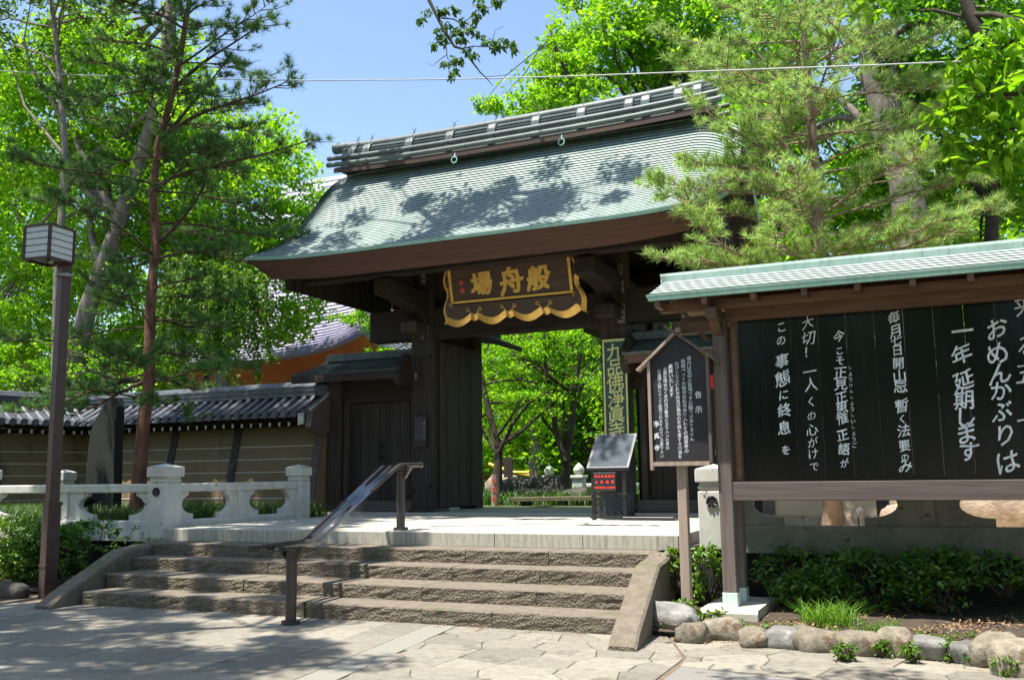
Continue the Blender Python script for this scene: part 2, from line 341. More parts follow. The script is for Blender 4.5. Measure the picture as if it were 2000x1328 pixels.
def rock_mesh(name, sx, sy, sz, m, seed, sub=2, rough=0.18):
    import bmesh
    b = bmesh.new(); bmesh.ops.create_icosphere(b, subdivisions=sub, radius=1.0)
    rr = random.Random(seed); ph = [Vector((rr.uniform(-1, 1), rr.uniform(-1, 1), rr.uniform(-1, 1))).normalized() for _ in range(9)]
    am = [rr.uniform(0.4, 1.0) for _ in ph]
    from mathutils import noise as mn
    sq = rr.uniform(0.50, 0.72); so_ = Vector((rr.uniform(0, 50), rr.uniform(0, 50), 0))
    for v in b.verts:
        d = v.co.normalized(); k = 1+rough*sum(a*max(0, d.dot(p)-0.55)*1.6 for a, p in zip(am, ph))-rough*0.7*sum(a*max(0, -d.dot(p)-0.7)*2 for a, p in zip(am, ph))
        k *= 1+rough*(0.9*mn.noise(d*1.7+so_)+0.45*mn.noise(d*4.5+so_)+0.25*mn.noise(d*9+so_)); q = d*k; q.x = math.copysign(abs(q.x)**sq, q.x); q.y = math.copysign(abs(q.y)**sq, q.y); q.z = math.copysign(abs(q.z)**(sq+0.08), q.z)
        v.co = Vector((q.x*sx, q.y*sy, q.z*sz))
    me = bpy.data.meshes.new(name); b.to_mesh(me); b.free(); me.materials.append(MATS[m])
    me.polygons.foreach_set('use_smooth', [True]*len(me.polygons)); return me

# ------------------------------------------------------------------ lettering: glyph shapes from the built-in font, cached
BOARD_COLS = [('来る五', 1), ('おめんかぶりは', 1), ('一年延期します', 1), ('毎月七日開山忌暫く法要のみ', 1), ('今こそ正見正思惟正語が', 1),
              ('大切！一人くの心がけで', 1), ('この事態に終息を', 1)]
KOKUJI = ['告示', '境内は信仰の霊場です公園ではありません', '遊戯ペットの散歩自転車乗り入れその他墓参の', '妨げとなる行為境内及び墓地の平穏を害する行為を', '厳禁いたします',
          '正当な理由なく境内及び墓地に立ち入った者は', '住居侵入罪によって処罰されますのでご注意下さい', '浄真寺']
_all = ''.join(c for c, _ in BOARD_COLS)+''.join(KOKUJI)+'しょうけんいしごー般舟場九品佛淨眞寺禁煙厳火気危険物持込み開門時間の由緒奉納参拝山吉田松坊西川村仁花大竹境内案都重要文化財建造総'
GLYPH = {}
_tc = bpy.data.curves.new('glyph', 'FONT'); _to = bpy.data.objects.new('glyph', _tc); COL.objects.link(_to)
_tc.resolution_u = 2; _tc.extrude = 0.0
def _glyph_set():
    for ch in sorted(set(_all)):
        _tc.body = ch; dg = bpy.context.evaluated_depsgraph_get(); me = _to.evaluated_get(dg).to_mesh()
        V = np.array([v.co[:2] for v in me.vertices]); Fc = [tuple(p.vertices) for p in me.polygons]
        _to.evaluated_get(dg).to_mesh_clear()
        if len(V) == 0: continue
        c = np.array([0.5, 0.38]) if (V[:, 0].max()-V[:, 0].min()) > 0.02 else V.mean(0)
        GLYPH[ch] = (V-c, Fc)
_glyph_set()
bpy.data.objects.remove(_to); bpy.data.curves.remove(_tc)

class Ink:
    """glyphs put down on a plane given by origin o, right r, up u, normal n"""
    def __init__(s, o, r, u, lift=0.003, seed=1):
        s.o = Vector(o); s.r = Vector(r).normalized(); s.u = Vector(u).normalized(); s.n = s.r.cross(s.u).normalized(); s.l = lift; s.m = MB(); s.rd = random.Random(seed)
    def put(s, ch, x, y, sz, bold=0.0, brush=0.0, sx=1.0):
        if ch not in GLYPH: return
        V, Fc = GLYPH[ch]; rd = s.rd
        sh = rd.uniform(0.02, 0.20)*brush; rt = rd.uniform(-0.08, 0.08)*brush; k = 1+rd.uniform(-0.13, 0.10)*brush; x += rd.uniform(-0.05, 0.05)*sz*brush
        if brush:
            ph = rd.uniform(0, 6); V = V.copy()
            V = V+0.024*brush*np.stack([np.sin(V[:, 1]*7+ph), np.sin(V[:, 0]*6+ph*1.7)], 1)
        V = np.stack([V[:, 0]*sx*k, V[:, 1]*k+sh*V[:, 0]*1.6], 1); V = V@np.array([[math.cos(rt), math.sin(rt)], [-math.sin(rt), math.cos(rt)]])
        for q, (ox, oy) in enumerate(((0, 0), (0.05, 0.02), (-0.03, -0.04), (0.02, -0.05), (-0.03, 0.02)) if bold > 1 else ((0, 0), (0.022, 0.010), (0.006, -0.020)) if bold else ((0, 0),)):
            s.m.add([s.o+s.r*(x+(a+ox)*sz)+s.u*(y+(b+oy)*sz)+s.n*(s.l+q*0.0004) for a, b in V], Fc)
    def bar(s, x0, x1, y0, y1):
        vs = [s.o+s.r*a+s.u*b+s.n*s.l for a, b in ((x0, y0), (x1, y0), (x1, y1), (x0, y1))]; s.m.add(vs, [(0, 1, 2, 3)])
    def column(s, txt, x, ytop, ybot, sz=None, bold=0.0, brush=0.0, sx=1.0):
        k = len(txt); step = (ytop-ybot)/k; sz = sz or step*0.9
        for i, ch in enumerate(txt): s.put(ch, x, ytop-step*(i+0.5), sz, bold, brush, sx)
# ================================================================== GROUND AND PAVING
mb = MB(); mb.box(-300, 300, -120, 11.35, -0.6, -0.045); g0 = mb.build('ground', 'mortar'); tag(g0, kind='structure')
mb = MB(); mb.box(-300, 300, 11.35, 400, -0.6, 0.66); tag(mb.build('terrace_ground', 'soil'), kind='structure')
mb = MB(); mb.box(-11.9, 4, 16.6, 60, 0.6, 0.80); tag(mb.build('garden_path', 'ground_green'), kind='structure')
mb = MB(); mb.box(-2.45, 9, 11.42, 19, 0.61, 0.672); tag(mb.build('yard', 'sand'), kind='structure')
mb = MB(); mb.box(-40, -10.75, 11.42, 16.0, 0.61, 0.715); tag(mb.build('lawn_soil', 'soil'), kind='structure')
mb = MB(); mb.box(-10.48, -2.9, 11.2, 16.4, 0.2, 0.66); tag(mb.build('platform_core', 'mortar'), kind='structure')

pave = MB(); pave.box(-40, 12, -4, 11.2, -0.044, -0.012); pave = pave.build('pavement', 'mortar'); tag(pave, kind='structure')
TH = math.radians(97.4); DR = Vector((math.cos(TH), math.sin(TH), 0)); AC = Vector((DR.y, -DR.x, 0))
def strip_pt(a, t): return Vector((-4.88, 8.5, 0))+AC*a+DR*t
def slab(pts, m, h=0.0, name='paving_slab'):
    c = sum(pts, Vector())/len(pts); k = 0.0055
    out = [p+(c-p).normalized()*k for p in pts]; inn = [p+(c-p).normalized()*(k+0.008) for p in pts]; n = len(pts); b = MB()
    vs = [(p.x, p.y, -0.03) for p in out]+[(p.x, p.y, h-0.005) for p in out]+[(p.x, p.y, h) for p in inn]
    fs = [tuple(2*n+i for i in range(n))]+[(i, (i+1) % n, n+(i+1) % n, n+i) for i in range(n)]+[(n+i, n+(i+1) % n, 2*n+(i+1) % n, 2*n+i) for i in range(n)]
    b.add(vs, fs); return b.build(name, m, pave)
rd = random.Random(3)
edges = [0.31, 0.0]; a = 0.0
while a > -9.5: a -= rd.uniform(0.43, 0.56); edges.append(a)
for i in range(len(edges)-1):
    t = -4.6+rd.uniform(0, 0.5)
    while t < 0.75:
        L = rd.uniform(0.8, 1.7) if i else rd.uniform(1.6, 2.4)
        t1 = t+L
        if t1 > 0.55: t1 = 1.0
        q = [strip_pt(edges[i+1], t), strip_pt(edges[i], t), strip_pt(edges[i], t1), strip_pt(edges[i+1], t1)]
        c = sum(q, Vector())/4
        if c.y < 9.6 and c.y > 4.4: slab(q, 'paving_band' if i == 0 else 'paving', rd.uniform(-0.002, 0.002))
        t = t1
def clip(poly, p0, nrm):
    out = []
    for i in range(len(poly)):
        a, b = poly[i], poly[(i+1) % len(poly)]; da, db = (a-p0).dot(nrm), (b-p0).dot(nrm)
        if da <= 0: out.append(a)
        if (da < 0 < db) or (db < 0 < da): out.append(a+(b-a)*(da/(da-db)))
    return out
def crazy(region, cell, m, seed, jit=0.45):
    rr = random.Random(seed); xs = [p.x for p in region]; ys = [p.y for p in region]; pts = []
    y = min(ys)-cell
    while y < max(ys)+cell:
        x = min(xs)-cell
        while x < max(xs)+cell: pts.append(Vector((x+rr.uniform(-jit, jit)*cell, y+rr.uniform(-jit, jit)*cell*0.8, 0))); x += cell*1.15
        y += cell*0.85
    for p in pts:
        poly = [v.copy() for v in region]
        for q in pts:
            if q is p or (q-p).length > cell*3.2: continue
            poly = clip(poly, (p+q)/2, (q-p).normalized())
            if len(poly) < 3: break
        if len(poly) >= 3:
            ar = abs(sum(poly[i].x*poly[(i+1) % len(poly)].y-poly[(i+1) % len(poly)].x*poly[i].y for i in range(len(poly))))/2
            if ar > 0.012: slab(poly, m, rr.uniform(-0.002, 0.002))
e0 = strip_pt(0.31, -4.4); e1 = strip_pt(0.31, 0.55)
crazy([e0, Vector((-2.02, 4.4, 0)), Vector((-2.06, 8.0, 0)), Vector((-2.6, 9.35, 0)), e1], 0.43, 'paving', 5)
crazy([Vector((-2.02, 7.70, 0)), Vector((1.4, 7.08, 0)), Vector((1.4, 8.9, 0)), Vector((-2.58, 9.34, 0)), Vector((-2.04, 8.0, 0))], 0.40, 'paving', 8)
x = -2.0
for i in range(5):                                       # rough grey slabs of the lane, right
    for j in range(3):
        x0 = -2.0+i*0.92; y1 = 7.66-0.183*(x0+2.0); y1b = 7.66-0.183*(x0+2.92); top = [0, -1.05, -2.1, -3.2]
        slab([Vector((x0, y1+top[j+1], 0)), Vector((x0+0.92, y1b+top[j+1], 0)), Vector((x0+0.92, y1b+top[j]-0.0, 0)), Vector((x0, y1+top[j], 0))], 'paving_rough', rd.uniform(-0.002, 0.001))

# ================================================================== STONE STAIRS
stairs = thing('stone_stairs', 'four dark stone steps climbing from the pavement to the pale granite platform', 'stairs', (-6.4, 8.9, 0))
steps = [(-9.80, -2.86, 8.89, 9.45, 0.0, 0.157), (-9.95, -2.92, 9.385, 10.0, 0.155, 0.316), (-10.10, -2.97, 9.95, 10.44, 0.315, 0.475), (-10.25, -3.0, 10.39, 10.95, 0.475, 0.634)]
rd = random.Random(9)
for si, (x0, x1, y0, y1, z0, z1) in enumerate(steps):
    nb = 6; cuts = [x0]+sorted(x0+(x1-x0)*(i+rd.uniform(-0.18, 0.18))/nb for i in range(1, nb))+[x1]
    for i in range(nb):
        dz = rd.uniform(-0.003, 0.003); dy = rd.uniform(-0.006, 0.006); b = MB()
        # block with a rough, slightly uneven split face
        n = max(4, int((cuts[i+1]-cuts[i])/0.11)); rows = 4; V = []
        for r_ in range(rows+1):
            row = []
            for k in range(n+1):
                xx = cuts[i]+0.004+(cuts[i+1]-cuts[i]-0.008)*k/n; zz = z0+(z1-0.012-z0)*r_/rows
                row.append((xx, y0+dy+(rd.uniform(-0.009, 0.006) if 0 < r_ < rows+1 else 0)-0.004, zz))
            V.append(row)
        V.append([(p[0], y0+dy+0.012+rd.uniform(-0.002, 0.003), z1+dz) for p in V[-1]])
        V.append([(p[0], y1, z1+dz) for p in V[-1]])
        b.grid(V, True); b.box(cuts[i]+0.004, cuts[i+1]-0.004, y0+0.03, y1, z0, z1-0.03)
        me = b.mesh('step_block', 'step_stone'); sm = list(b.sm); me.polygons.foreach_set('use_smooth', [False]*len(sm))
        link('step_block', me, stairs)
def cheek(xa0, xa1, xb0, xb1, yA, yB, m='step_stone'):
    """sloping side curb: bottom (A) and top (B) outlines"""
    N = 12; b = MB(); P_ = []
    for i in range(N+1):
        t = i/N; y = yA+(yB-yA)*t
        zt = 0.035 if t == 0 else min(0.60, 0.075+(y-yA)*0.355)
        zt = zt if t < 0.80 else 0.60+0.035*(1-(1-(t-0.8)/0.2)**2)
        a0 = xa0+(xb0-xa0)*t; a1 = xa1+(xb1-xa1)*t; c = 0.025
        P_.append([(a0, y, -0.02), (a0, y, zt-c), (a0+c, y, zt), (a1-c, y, zt), (a1, y, zt-c), (a1, y, -0.02)])
    b.grid(P_, False); b.add(P_[0], [(0, 1, 2, 3, 4, 5)]); b.add(P_[-1], [(5, 4, 3, 2, 1, 0)])
    return b.build('side_curb', m, stairs)
cheek(-10.04, -9.79, -10.56, -10.24, 8.40, 10.75)
cheek(-2.76, -2.50, -3.06, -2.80, 8.13, 10.60)

# ================================================================== GRANITE PLATFORM
plat = thing('granite_platform', 'pale granite platform with rain streaks on its edge below the temple gate', 'platform', (-6.6, 10.84, 0.63))
cuts = [-10.43, -9.05, -7.72, -6.35, -5.1, -3.95, -2.80]
for i in range(6):
    MB().box(cuts[i]+0.002, cuts[i+1]-0.002, 10.84, 11.55, 0.632, 0.806, 0.008).build('coping_block', 'granite_stained', plat)
ys = [11.555, 12.35, 13.15, 13.95, 14.9, 15.78]
for j in range(5):
    k = 6+j % 2; 
    for i in range(k):
        x0 = -10.43+7.63*i/k; x1 = -10.43+7.63*(i+1)/k
        MB().box(x0+0.002, x1-0.002, ys[j]+0.002, ys[j+1]-0.002, 0.66, 0.804+0.001*((i+j) % 3), 0.004).build('platform_slab', 'granite', plat)
MB().box(-11.6, -2.6, 15.78, 18.4, 0.6, 0.835, 0.01).build('gate_sill', 'granite', plat)

# ================================================================== HANDRAIL
hr = thing('stair_handrail', 'brown metal handrail with slotted flat plates on two round posts, over the steps', 'handrail', (-6.33, 8.44, 0))
for (x, y, z0, z1) in ((-6.33, 8.44, 0, 0.74), (-6.61, 11.14, 0.806, 1.58)):
    MB().tube([(x, y, z0), (x, y, z1)], 0.057, 20).build('post', 'rail_metal', hr)
    MB().tube([(x, y, z0), (x, y, z0+0.035)], 0.098, 24).build('base_flange', 'rail_metal', hr)
    b = MB()
    for s_ in (-1, 1):                                   # the bracket cups under the rail
        b.prism([(x-0.03+s_*0.02, z1-0.10), (x+0.03+s_*0.04, z1-0.10), (x+s_*0.16+0.01, z1+0.05), (x+s_*0.10, z1+0.06)], 'y', y-0.03, y+0.03)
    b.box(x-0.10, x+0.10, y-0.20, y+0.20, z1+0.02, z1+0.035); b.box(x-0.03, x+0.03, y+0.13, y+0.145, z1-0.06, z1+0.03)
    b.build('bracket', 'rail_metal', hr)
def rail_pt(off, t):
    """centre line of a bar at sideways offset; t along: 0 low tip .. 1 bend .. 2 bend .. 3 high tip"""
    k = [(-6.24, 8.02, 0.800), (-6.42, 9.12, 0.800), (-6.53, 10.98, 1.655), (-6.56, 11.56, 1.662)]
    i = min(int(t), 2); a, b_ = Vector(k[i]), Vector(k[i+1]); p = a+(b_-a)*(t-i); p.x -= off; return p
tb = [rail_pt(0.27, 0.0)+Vector((-0.02, 0, -0.01)), rail_pt(0.27, 0.45), rail_pt(0.27, 0.94), rail_pt(0.27, 1.02)+Vector((0, 0, 0.01)), rail_pt(0.26, 1.5)]
MB().tube(tb, [0.028, 0.028, 0.026, 0.024, 0.012], 12).build('tube_rail', 'rail_metal', hr)
MB().tube([tb[0]+Vector((0, -0.10, 0.004)), tb[0]+Vector((0, 0.10, 0.0))], 0.038, 14).build('tube_cap', 'rail_metal', hr)
tb2 = [rail_pt(0.03, 1.62), rail_pt(0.01, 1.97), rail_pt(0.0, 2.03), rail_pt(0.0, 3.0)]
MB().tube(tb2, [0.014, 0.026, 0.028, 0.030], 12).build('tube_rail', 'rail_metal', hr)
MB().tube([rail_pt(0, 2.95), rail_pt(0, 3.08)], 0.038, 14).build('tube_cap', 'rail_metal', hr)
def plate(offs, t0, t1, name='flat_bar', th=0.028):
    """flat bar between side offsets given at stations"""
    b = MB(); rows = []
    st = [t for t in [t0]+[1.0, 1.04, 2.0, 2.03]+[t0+(t1-t0)*i/14 for i in range(1, 14)]+[t1] if t0 <= t <= t1]
    for t in sorted(set(st)):
        a, c = offs(t); A = rail_pt(a, t); B = rail_pt(c, t); u = Vector((0, 0, th))
        rows.append([A, B, B-u, A-u, A])
    b.grid(rows, False); b.add(rows[0][:4], [(0, 1, 2, 3)]); b.add(rows[-1][:4], [(3, 2, 1, 0)]); return b.build(name, 'rail_plate', hr)
def ease(t, a, b_): s_ = min(1, max(0, (t-a)/(b_-a))); return s_*s_*(3-2*s_)
plate(lambda t: (0.02-0.045*ease(t, 1.5, 1.9)*0, 0.075+0.035*ease(t, 1.40, 1.62)*(1-ease(t, 1.75, 1.98))), 0.12, 2.0)
plate(lambda t: (0.145-0.035*ease(t, 1.40, 1.60), 0.195-0.03*ease(t, 1.5, 1.9)), 0.15, 2.0)
plate(lambda t: (0.195-0.02*ease(t, 1.3, 1.5)+0.045*ease(t, 1.62, 1.74), 0.285+0.0*t), 1.05, 1.72)
plate(lambda t: (0.235, 0.285), 1.70, 2.0)
plate(lambda t: (0.06, 0.16), 1.44, 1.56, 'web_plate')

# ================================================================== WHITE STONE BALUSTRADES
def bal_post(x, y, z0, z1, w_, parent, name='post', flower=False):
    b = MB(); h = w_/2; b.box(x-h, x+h, y-h, y+h, z0, z1-0.30, 0.012); b.box(x-h*0.88, x+h*0.88, y-h*0.88, y+h*0.88, z1-0.30, z1-0.205)
    b.box(x-h*1.0, x+h*1.0, y-h*1.0, y+h*1.0, z1-0.29, z1-0.235, 0.02)
    p = b.build(name, 'white_paint', parent)
    c = MB(); k = h*1.14; c.box(x-k, x+k, y-k, y+k, z1-0.205, z1-0.055, 0.012)
    c.add([(x-k, y-k, z1-0.056), (x+k, y-k, z1-0.056), (x+k, y+k, z1-0.056), (x-k, y+k, z1-0.056), (x, y, z1)], [(0, 1, 4), (1, 2, 4), (2, 3, 4), (3, 0, 4)])
    c.build('post_cap', 'white_paint', p)
    if flower:
        e = MB(); fx, fy, fz = x, y-h-0.008, z1-0.42
        for k_ in range(8):
            t = k_*math.pi/4; e.tube([(fx+0.03*math.cos(t), fy, fz+0.03*math.sin(t)), (fx+0.062*math.cos(t), fy, fz+0.062*math.sin(t))], [0.014, 0.024], 7)
        e.tube([(fx, fy+0.006, fz), (fx, fy-0.012, fz)], 0.026, 10); e.build('crest_flower', 'dark_metal', p)
    return p
BALM = ['white_paint']
def spandrel(p0, d, s0, s1, z0, z1, parent, th=0.09):
    """balustrade panel between stations: fully framed rounded opening"""
    L = s1-s0; H = z1-z0; n = 9; nrm = Vector((-d.y, d.x, 0))
    for side in (0, 1):
        poly = [(0, z0), (L*0.29, z0), (L*0.29, z0+H*0.21)]
        rx, rz = L*0.165, H*0.355; cx_, cz_ = L*0.285, z0+H*0.565
        for i in range(n+1):
            t = math.pi*1.5-math.pi*0.86*i/n
            poly.append((cx_+rx*math.cos(t)*1.0, cz_+rz*math.sin(t)))
        poly = [p_ for p_ in poly if p_[1] < z1-0.012]+[(L*0.215, z1), (0, z1)]
        if side: poly = [(L-a, b_) for a, b_ in poly][::-1]
        v0 = [p0+d*(s0+a)-nrm*th/2+Vector((0, 0, b_)) for a, b_ in poly]; v1 = [q+nrm*th for q in v0]; k = len(poly)
        b = MB(); b.add(v0+v1, [tuple(range(k)), tuple(range(k, 2*k))[::-1]]+[(i, (i+1) % k, k+(i+1) % k, k+i) for i in range(k)]); b.build('curved_bracket', BALM[0], parent)
def bal_run(name, label, p0, p1, nsec, zb, zt, ends, w_=0.28, cat='balustrade', flower=(), zpost=1.75, zfoot=None, group=None):
    p0 = Vector((*p0, 0)); p1 = Vector((*p1, 0)); d = (p1-p0); L = d.length; d.normalize()
    t = thing(name, label, cat, (p0.x, p0.y, zb), group)
    b = MB(); b.beam(p0+d*w_/2+Vector((0, 0, zb-0.11)), p1-d*w_/2+Vector((0, 0, zb-0.11)), 0.22, 0.30, 0.01); b.build('base_rail', BALM[0], t)
    b = MB(); b.beam(p0+d*w_/2+Vector((0, 0, zt-0.065)), p1-d*w_/2+Vector((0, 0, zt-0.065)), 0.17, 0.13, 0.015); b.build('top_rail', BALM[0], t)
    z0, z1 = zb+0.04, zt-0.13
    for i in range(nsec):
        s0 = w_/2+(L-w_)*i/nsec; s1 = w_/2+(L-w_)*(i+1)/nsec
        a0 = s0+(0.06 if i else 0.0); a1 = s1-(0.06 if i < nsec-1 else 0.0)
        spandrel(p0, d, a0, a1, z0, z1, t)
        if i: bb = MB(); c = p0+d*s0; bb.beam(c-d*0.06+Vector((0, 0, (z0+z1)/2)), c+d*0.06+Vector((0, 0, (z0+z1)/2)), 0.15, z1-z0, 0.006); bb.build('mid_strut', BALM[0], t)
    for k, e in enumerate(ends):
        if e is not None: c = (p0, p1)[k]; bal_post(c.x, c.y, zfoot or zb-0.2, zpost, e, t, flower=k in flower)
    return t
bal_run('stone_balustrade', 'white painted stone balustrade running back beside the platform towards the plaster wall', (-10.62, 11.06), (-10.62, 14.32), 2, 0.86, 1.45, (0.34, 0.30), flower=(0,), zfoot=0.58)
bal_run('stone_balustrade', 'white painted stone balustrade behind the azalea hedge and the lamp post', (-14.55, 11.06), (-10.62, 11.06), 2, 0.86, 1.45, (0.34, None), zfoot=0.60)
bal_run('stone_balustrade', 'white painted stone balustrade of the far left edge, beyond the end post', (-18.4, 11.06), (-14.55, 11.06), 2, 0.86, 1.45, (0.34, None))
t = thing('stone_post', 'short white stone post standing alone behind the balustrade, beside the lamp post', 'post', tuple(P(127, 1000, Y=12.9))); c = P(127, 915, Y=12.9); bal_post(c.x, c.y, 0.7, 1.72, 0.27, t)
BALM[0] = 'shaded_paint'  # right run: shade below the notice board is put into its colour
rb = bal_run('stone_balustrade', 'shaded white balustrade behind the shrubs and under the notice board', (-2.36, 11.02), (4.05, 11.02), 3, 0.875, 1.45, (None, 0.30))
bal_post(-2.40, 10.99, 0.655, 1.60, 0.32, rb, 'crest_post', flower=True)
rw = tag(MB().box(-2.9, 8, 11.22, 11.32, -0.02, 0.66).build('retaining_wall', 'stele_stone'), kind='structure')
rw = tag(MB().box(-40, -10.5, 11.22, 11.32, -0.02, 0.66).build('retaining_wall', 'stele_stone'), kind='structure')

# ================================================================== TEMPLE GATE
CXG = -7.15
gate = thing('temple_gate', 'large dark timber temple gate under a sweeping green copper roof', 'gate', (CXG, 16.35, 0.83))
XL0, XL1, XR0, XR1 = -9.33, -8.84, -5.44, -4.95
def post(x0, x1, y0, y1, z0, z1, m='old_wood', name='main_post'):
    return MB().box(x0, x1, y0, y1, z0, z1, 0.012).build(name, m, gate)
pl = post(XL0, XL1, 16.1, 16.38, 0.835, 5.9); pr = post(XR0, XR1, 16.1, 16.38, 0.835, 5.9)
for x0, x1 in ((XL0+0.05, XL1-0.05), (XR0+0.05, XR1-0.05)): post(x0, x1, 18.0, 18.36, 0.835, 4.9, name='rear_post')
for x0, x1 in ((XL0-0.04, XL1+0.04), (XR0-0.04, XR1+0.04)): MB().box(x0, x1, 16.05, 16.67, 0.8, 0.90, 0.01).build('post_base', 'dark_metal', gate)
for x in (XL0+0.24, XR0+0.24):
    for y0, y1, z in ((16.38, 18.0, 4.3),): MB().box(x-0.08, x+0.08, y0, y1, z-0.13, z+0.13).build('tie_beam', 'old_wood_y', gate)
MB().box(-10.30, -4.00, 16.13, 16.50, 4.16, 4.76, 0.012).build('lintel_beam', 'old_wood_x', gate)
MB().box(-9.9, -4.4, 16.2, 16.5, 5.55, 5.95, 0.01).build('head_beam', 'old_wood_x', gate)
MB().box(-8.84, -5.44, 16.32, 16.40, 4.76, 5.55).build('transom_board', 'old_wood_x', gate)
for s_, xe in ((1, XL1), (-1, XR0)):                      # curved corner brackets under the lintel
    k = [(xe, 4.16), (xe+s_*0.42, 4.16)]+[(xe+s_*(0.42-0.42*math.sin(t*math.pi/14)), 4.16-0.30*(1-math.cos(t*math.pi/14))) for t in range(1, 8)]
    if s_ < 0: MB().prism(k, 'y', 16.2, 16.5).build('corner_bracket', 'old_wood', gate)
for x in (XL0+0.245, XR0+0.245):                    # arms carrying the eaves
    w2 = 0.17 if x != CXG else 0.12
    k = [(14.62, 5.05), (14.62, 4.80)]+[(14.62+1.35*math.sin(t*math.pi/12), 4.78-0.34*(1-math.cos(t*math.pi/12))) for t in range(1, 7)]+[(19.4, 4.45), (19.4, 4.95)]
    if x == CXG: k = [(14.66, 5.03), (14.66, 4.92), (16.2, 4.92), (19.4, 4.92), (19.4, 5.03)]
    MB().prism(k, 'x', x-w2, x+w2).build('eave_arm', 'old_wood_y', gate)
    if x != CXG: MB().box(x-0.17, x+0.17, 15.55, 16.05, 4.20, 4.44, 0.03).build('bracket_block', 'old_wood', gate)
for y, z in ((14.72, 5.25), (17.9, 5.25)):
    MB().box(-10.75, -3.55, y-0.13, y+0.13, z-0.13, z+0.13, 0.01).build('eave_purlin', 'old_wood_x', gate)
# rafters, front slope: each a stick of its own
rf = MB(); rf.box(-0.055, 0.055, 0, 2.75, -0.065, 0.065); rme = rf.mesh('rafter', 'old_wood_y')
n_r = 27
for i in range(n_r):
    x = -10.72+(7.14)*i/(n_r-1); o = link('rafter', rme, gate, (x, 13.98, 5.16)); o.rotation_euler = (math.radians(22), 0, 0)
MB().add([(-11.0, 13.95, 5.16), (-3.3, 13.95, 5.16), (-3.3, 16.35, 6.13), (-11.0, 16.35, 6.13)], [(0, 1, 2, 3)]).add([(-11.0, 18.75, 5.16), (-3.3, 18.75, 5.16), (-3.3, 16.35, 6.13), (-11.0, 16.35, 6.13)], [(0, 1, 2, 3)]).build('soffit_board', 'old_wood_y', gate)

# the roof: stepped copper courses over a concave slope that rolls over at both verges
RX0, RX1, RYE, RYR, RZE = -11.54, -2.76, 13.80, 16.22, 5.45
def roofpt(x, v, side=1):
    d = min(x-RX0, RX1-x); e = max(0.0, 1-d/1.9)
    z = RZE+2.28*(0.66*v+0.34*v*v)+0.10*e*e*(1-v)
    k = max(0.0, 1-d/0.85); sv = min(1.0, v/0.55); drop = 0.34*k**2.2*sv*sv*(3-2*sv)
    z -= drop
    y = RYE+(RYR-RYE)*v
    return y if side > 0 else 2*RYR-y, z
xs = [RX0+1.3*(i/16)**1.25 for i in range(17)]; xs += [RX0+1.3+(RX1-RX0-2.6)*i/14 for i in range(1, 14)]; xs += [RX1-1.3*((16-i)/16)**1.25 for i in range(17)]
for side in (1, -1):
    rows = []; NR = 40
    for i in range(NR):
        v0, v1 = i/NR, (i+1)/NR; dy_ = (RYR-RYE)/NR; dz_ = roofpt(CXG, v1)[1]-roofpt(CXG, v0)[1]; lip = 0.36*max(0.010, dz_-0.27*dy_); ins = 0.004+0.5*lip
        rows.append([(x, roofpt(x, v0, side)[0]+side*ins, roofpt(x, v0, side)[1]-0.003) for x in xs])
        rows.append([(x, roofpt(x, v0, side)[0], roofpt(x, v0, side)[1]+lip) for x in xs])
        rows.append([(x, roofpt(x, v1, side)[0]+side*ins, roofpt(x, v1, side)[1]+0.001) for x in xs])
    b = MB(); b.grid(rows, False); o = b.build('copper_roof', 'copper_roof', gate); o.data.materials.append(MATS['copper_butt_shade']); nx = len(xs)-1
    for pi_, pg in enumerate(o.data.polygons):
        if (pi_//nx) % 3 == 0: pg.material_index = 1  # butt faces get the painted shadow line
    # thick eave: lip, then the raking fascia
    top = [(x, RYE-0.006*side if side > 0 else 2*RYR-RYE+0.006, roofpt(x, 0)[1]+0.012) for x in xs]
    lo = [(x, RYE+0.012 if side > 0 else 2*RYR-RYE-0.012, roofpt(x, 0)[1]-0.045) for x in xs]
    MB().grid([top, lo], False).build('eave_lip', 'copper_edge', gate)
    def inset(x, a): m_ = (RX0+RX1)/2; h = (RX1-RX0)/2; return m_+(x-m_)*(h-a)/h
    A = [(inset(x, 0.02), RYE+0.03 if side > 0 else 2*RYR-RYE-0.03, roofpt(x, 0)[1]-0.045) for x in xs]
    B = [(inset(x, 0.50), RYE+0.16 if side > 0 else 2*RYR-RYE-0.16, 5.03+0.10*max(0, 1-min(x-RX0, RX1-x)/1.9)**2) for x in xs]
    C = [(inset(x, 0.50), RYE+0.60 if side > 0 else 2*RYR-RYE-0.60, 5.17+0.10*max(0, 1-min(x-RX0, RX1-x)/1.9)**2) for x in xs]
    MB().grid([A, B, C], False).build('eave_fascia', 'fascia_wood', gate)
    for xe, s_ in ((RX0, 1), (RX1, -1)):                 # raking verge edge and its underside
        va = [(xe, *roofpt(xe, i/20, side)) for i in range(21)]
        vb = [(xe+s_*0.03, y+side*0.02, z-0.09) for (x_, y, z) in va]; vc = [(xe+s_*0.50, y+side*0.12, z-0.34) for (x_, y, z) in va]
        MB().grid([va, vb], False).build('verge_lip', 'copper_edge', gate); MB().grid([vb, vc], False).build('verge_underside', 'old_wood', gate)
for xe in (-11.02, -3.28):                                # boarded gables
    b = MB(); ny = 26
    for i in range(ny):
        y0 = 14.35+(3.75)*i/ny; y1 = 14.35+3.75*(i+1)/ny; ym = (y0+y1)/2; v = 1-abs(ym-RYR)/(RYR-RYE); zt = roofpt(RX0 if xe < CXG else RX1, v)[1]-0.25
        b = MB().box(xe-0.02, xe+0.02, y0+0.006, y1-0.006, 5.0, max(5.1, zt)); b.build('gable_plank', 'old_wood', gate)
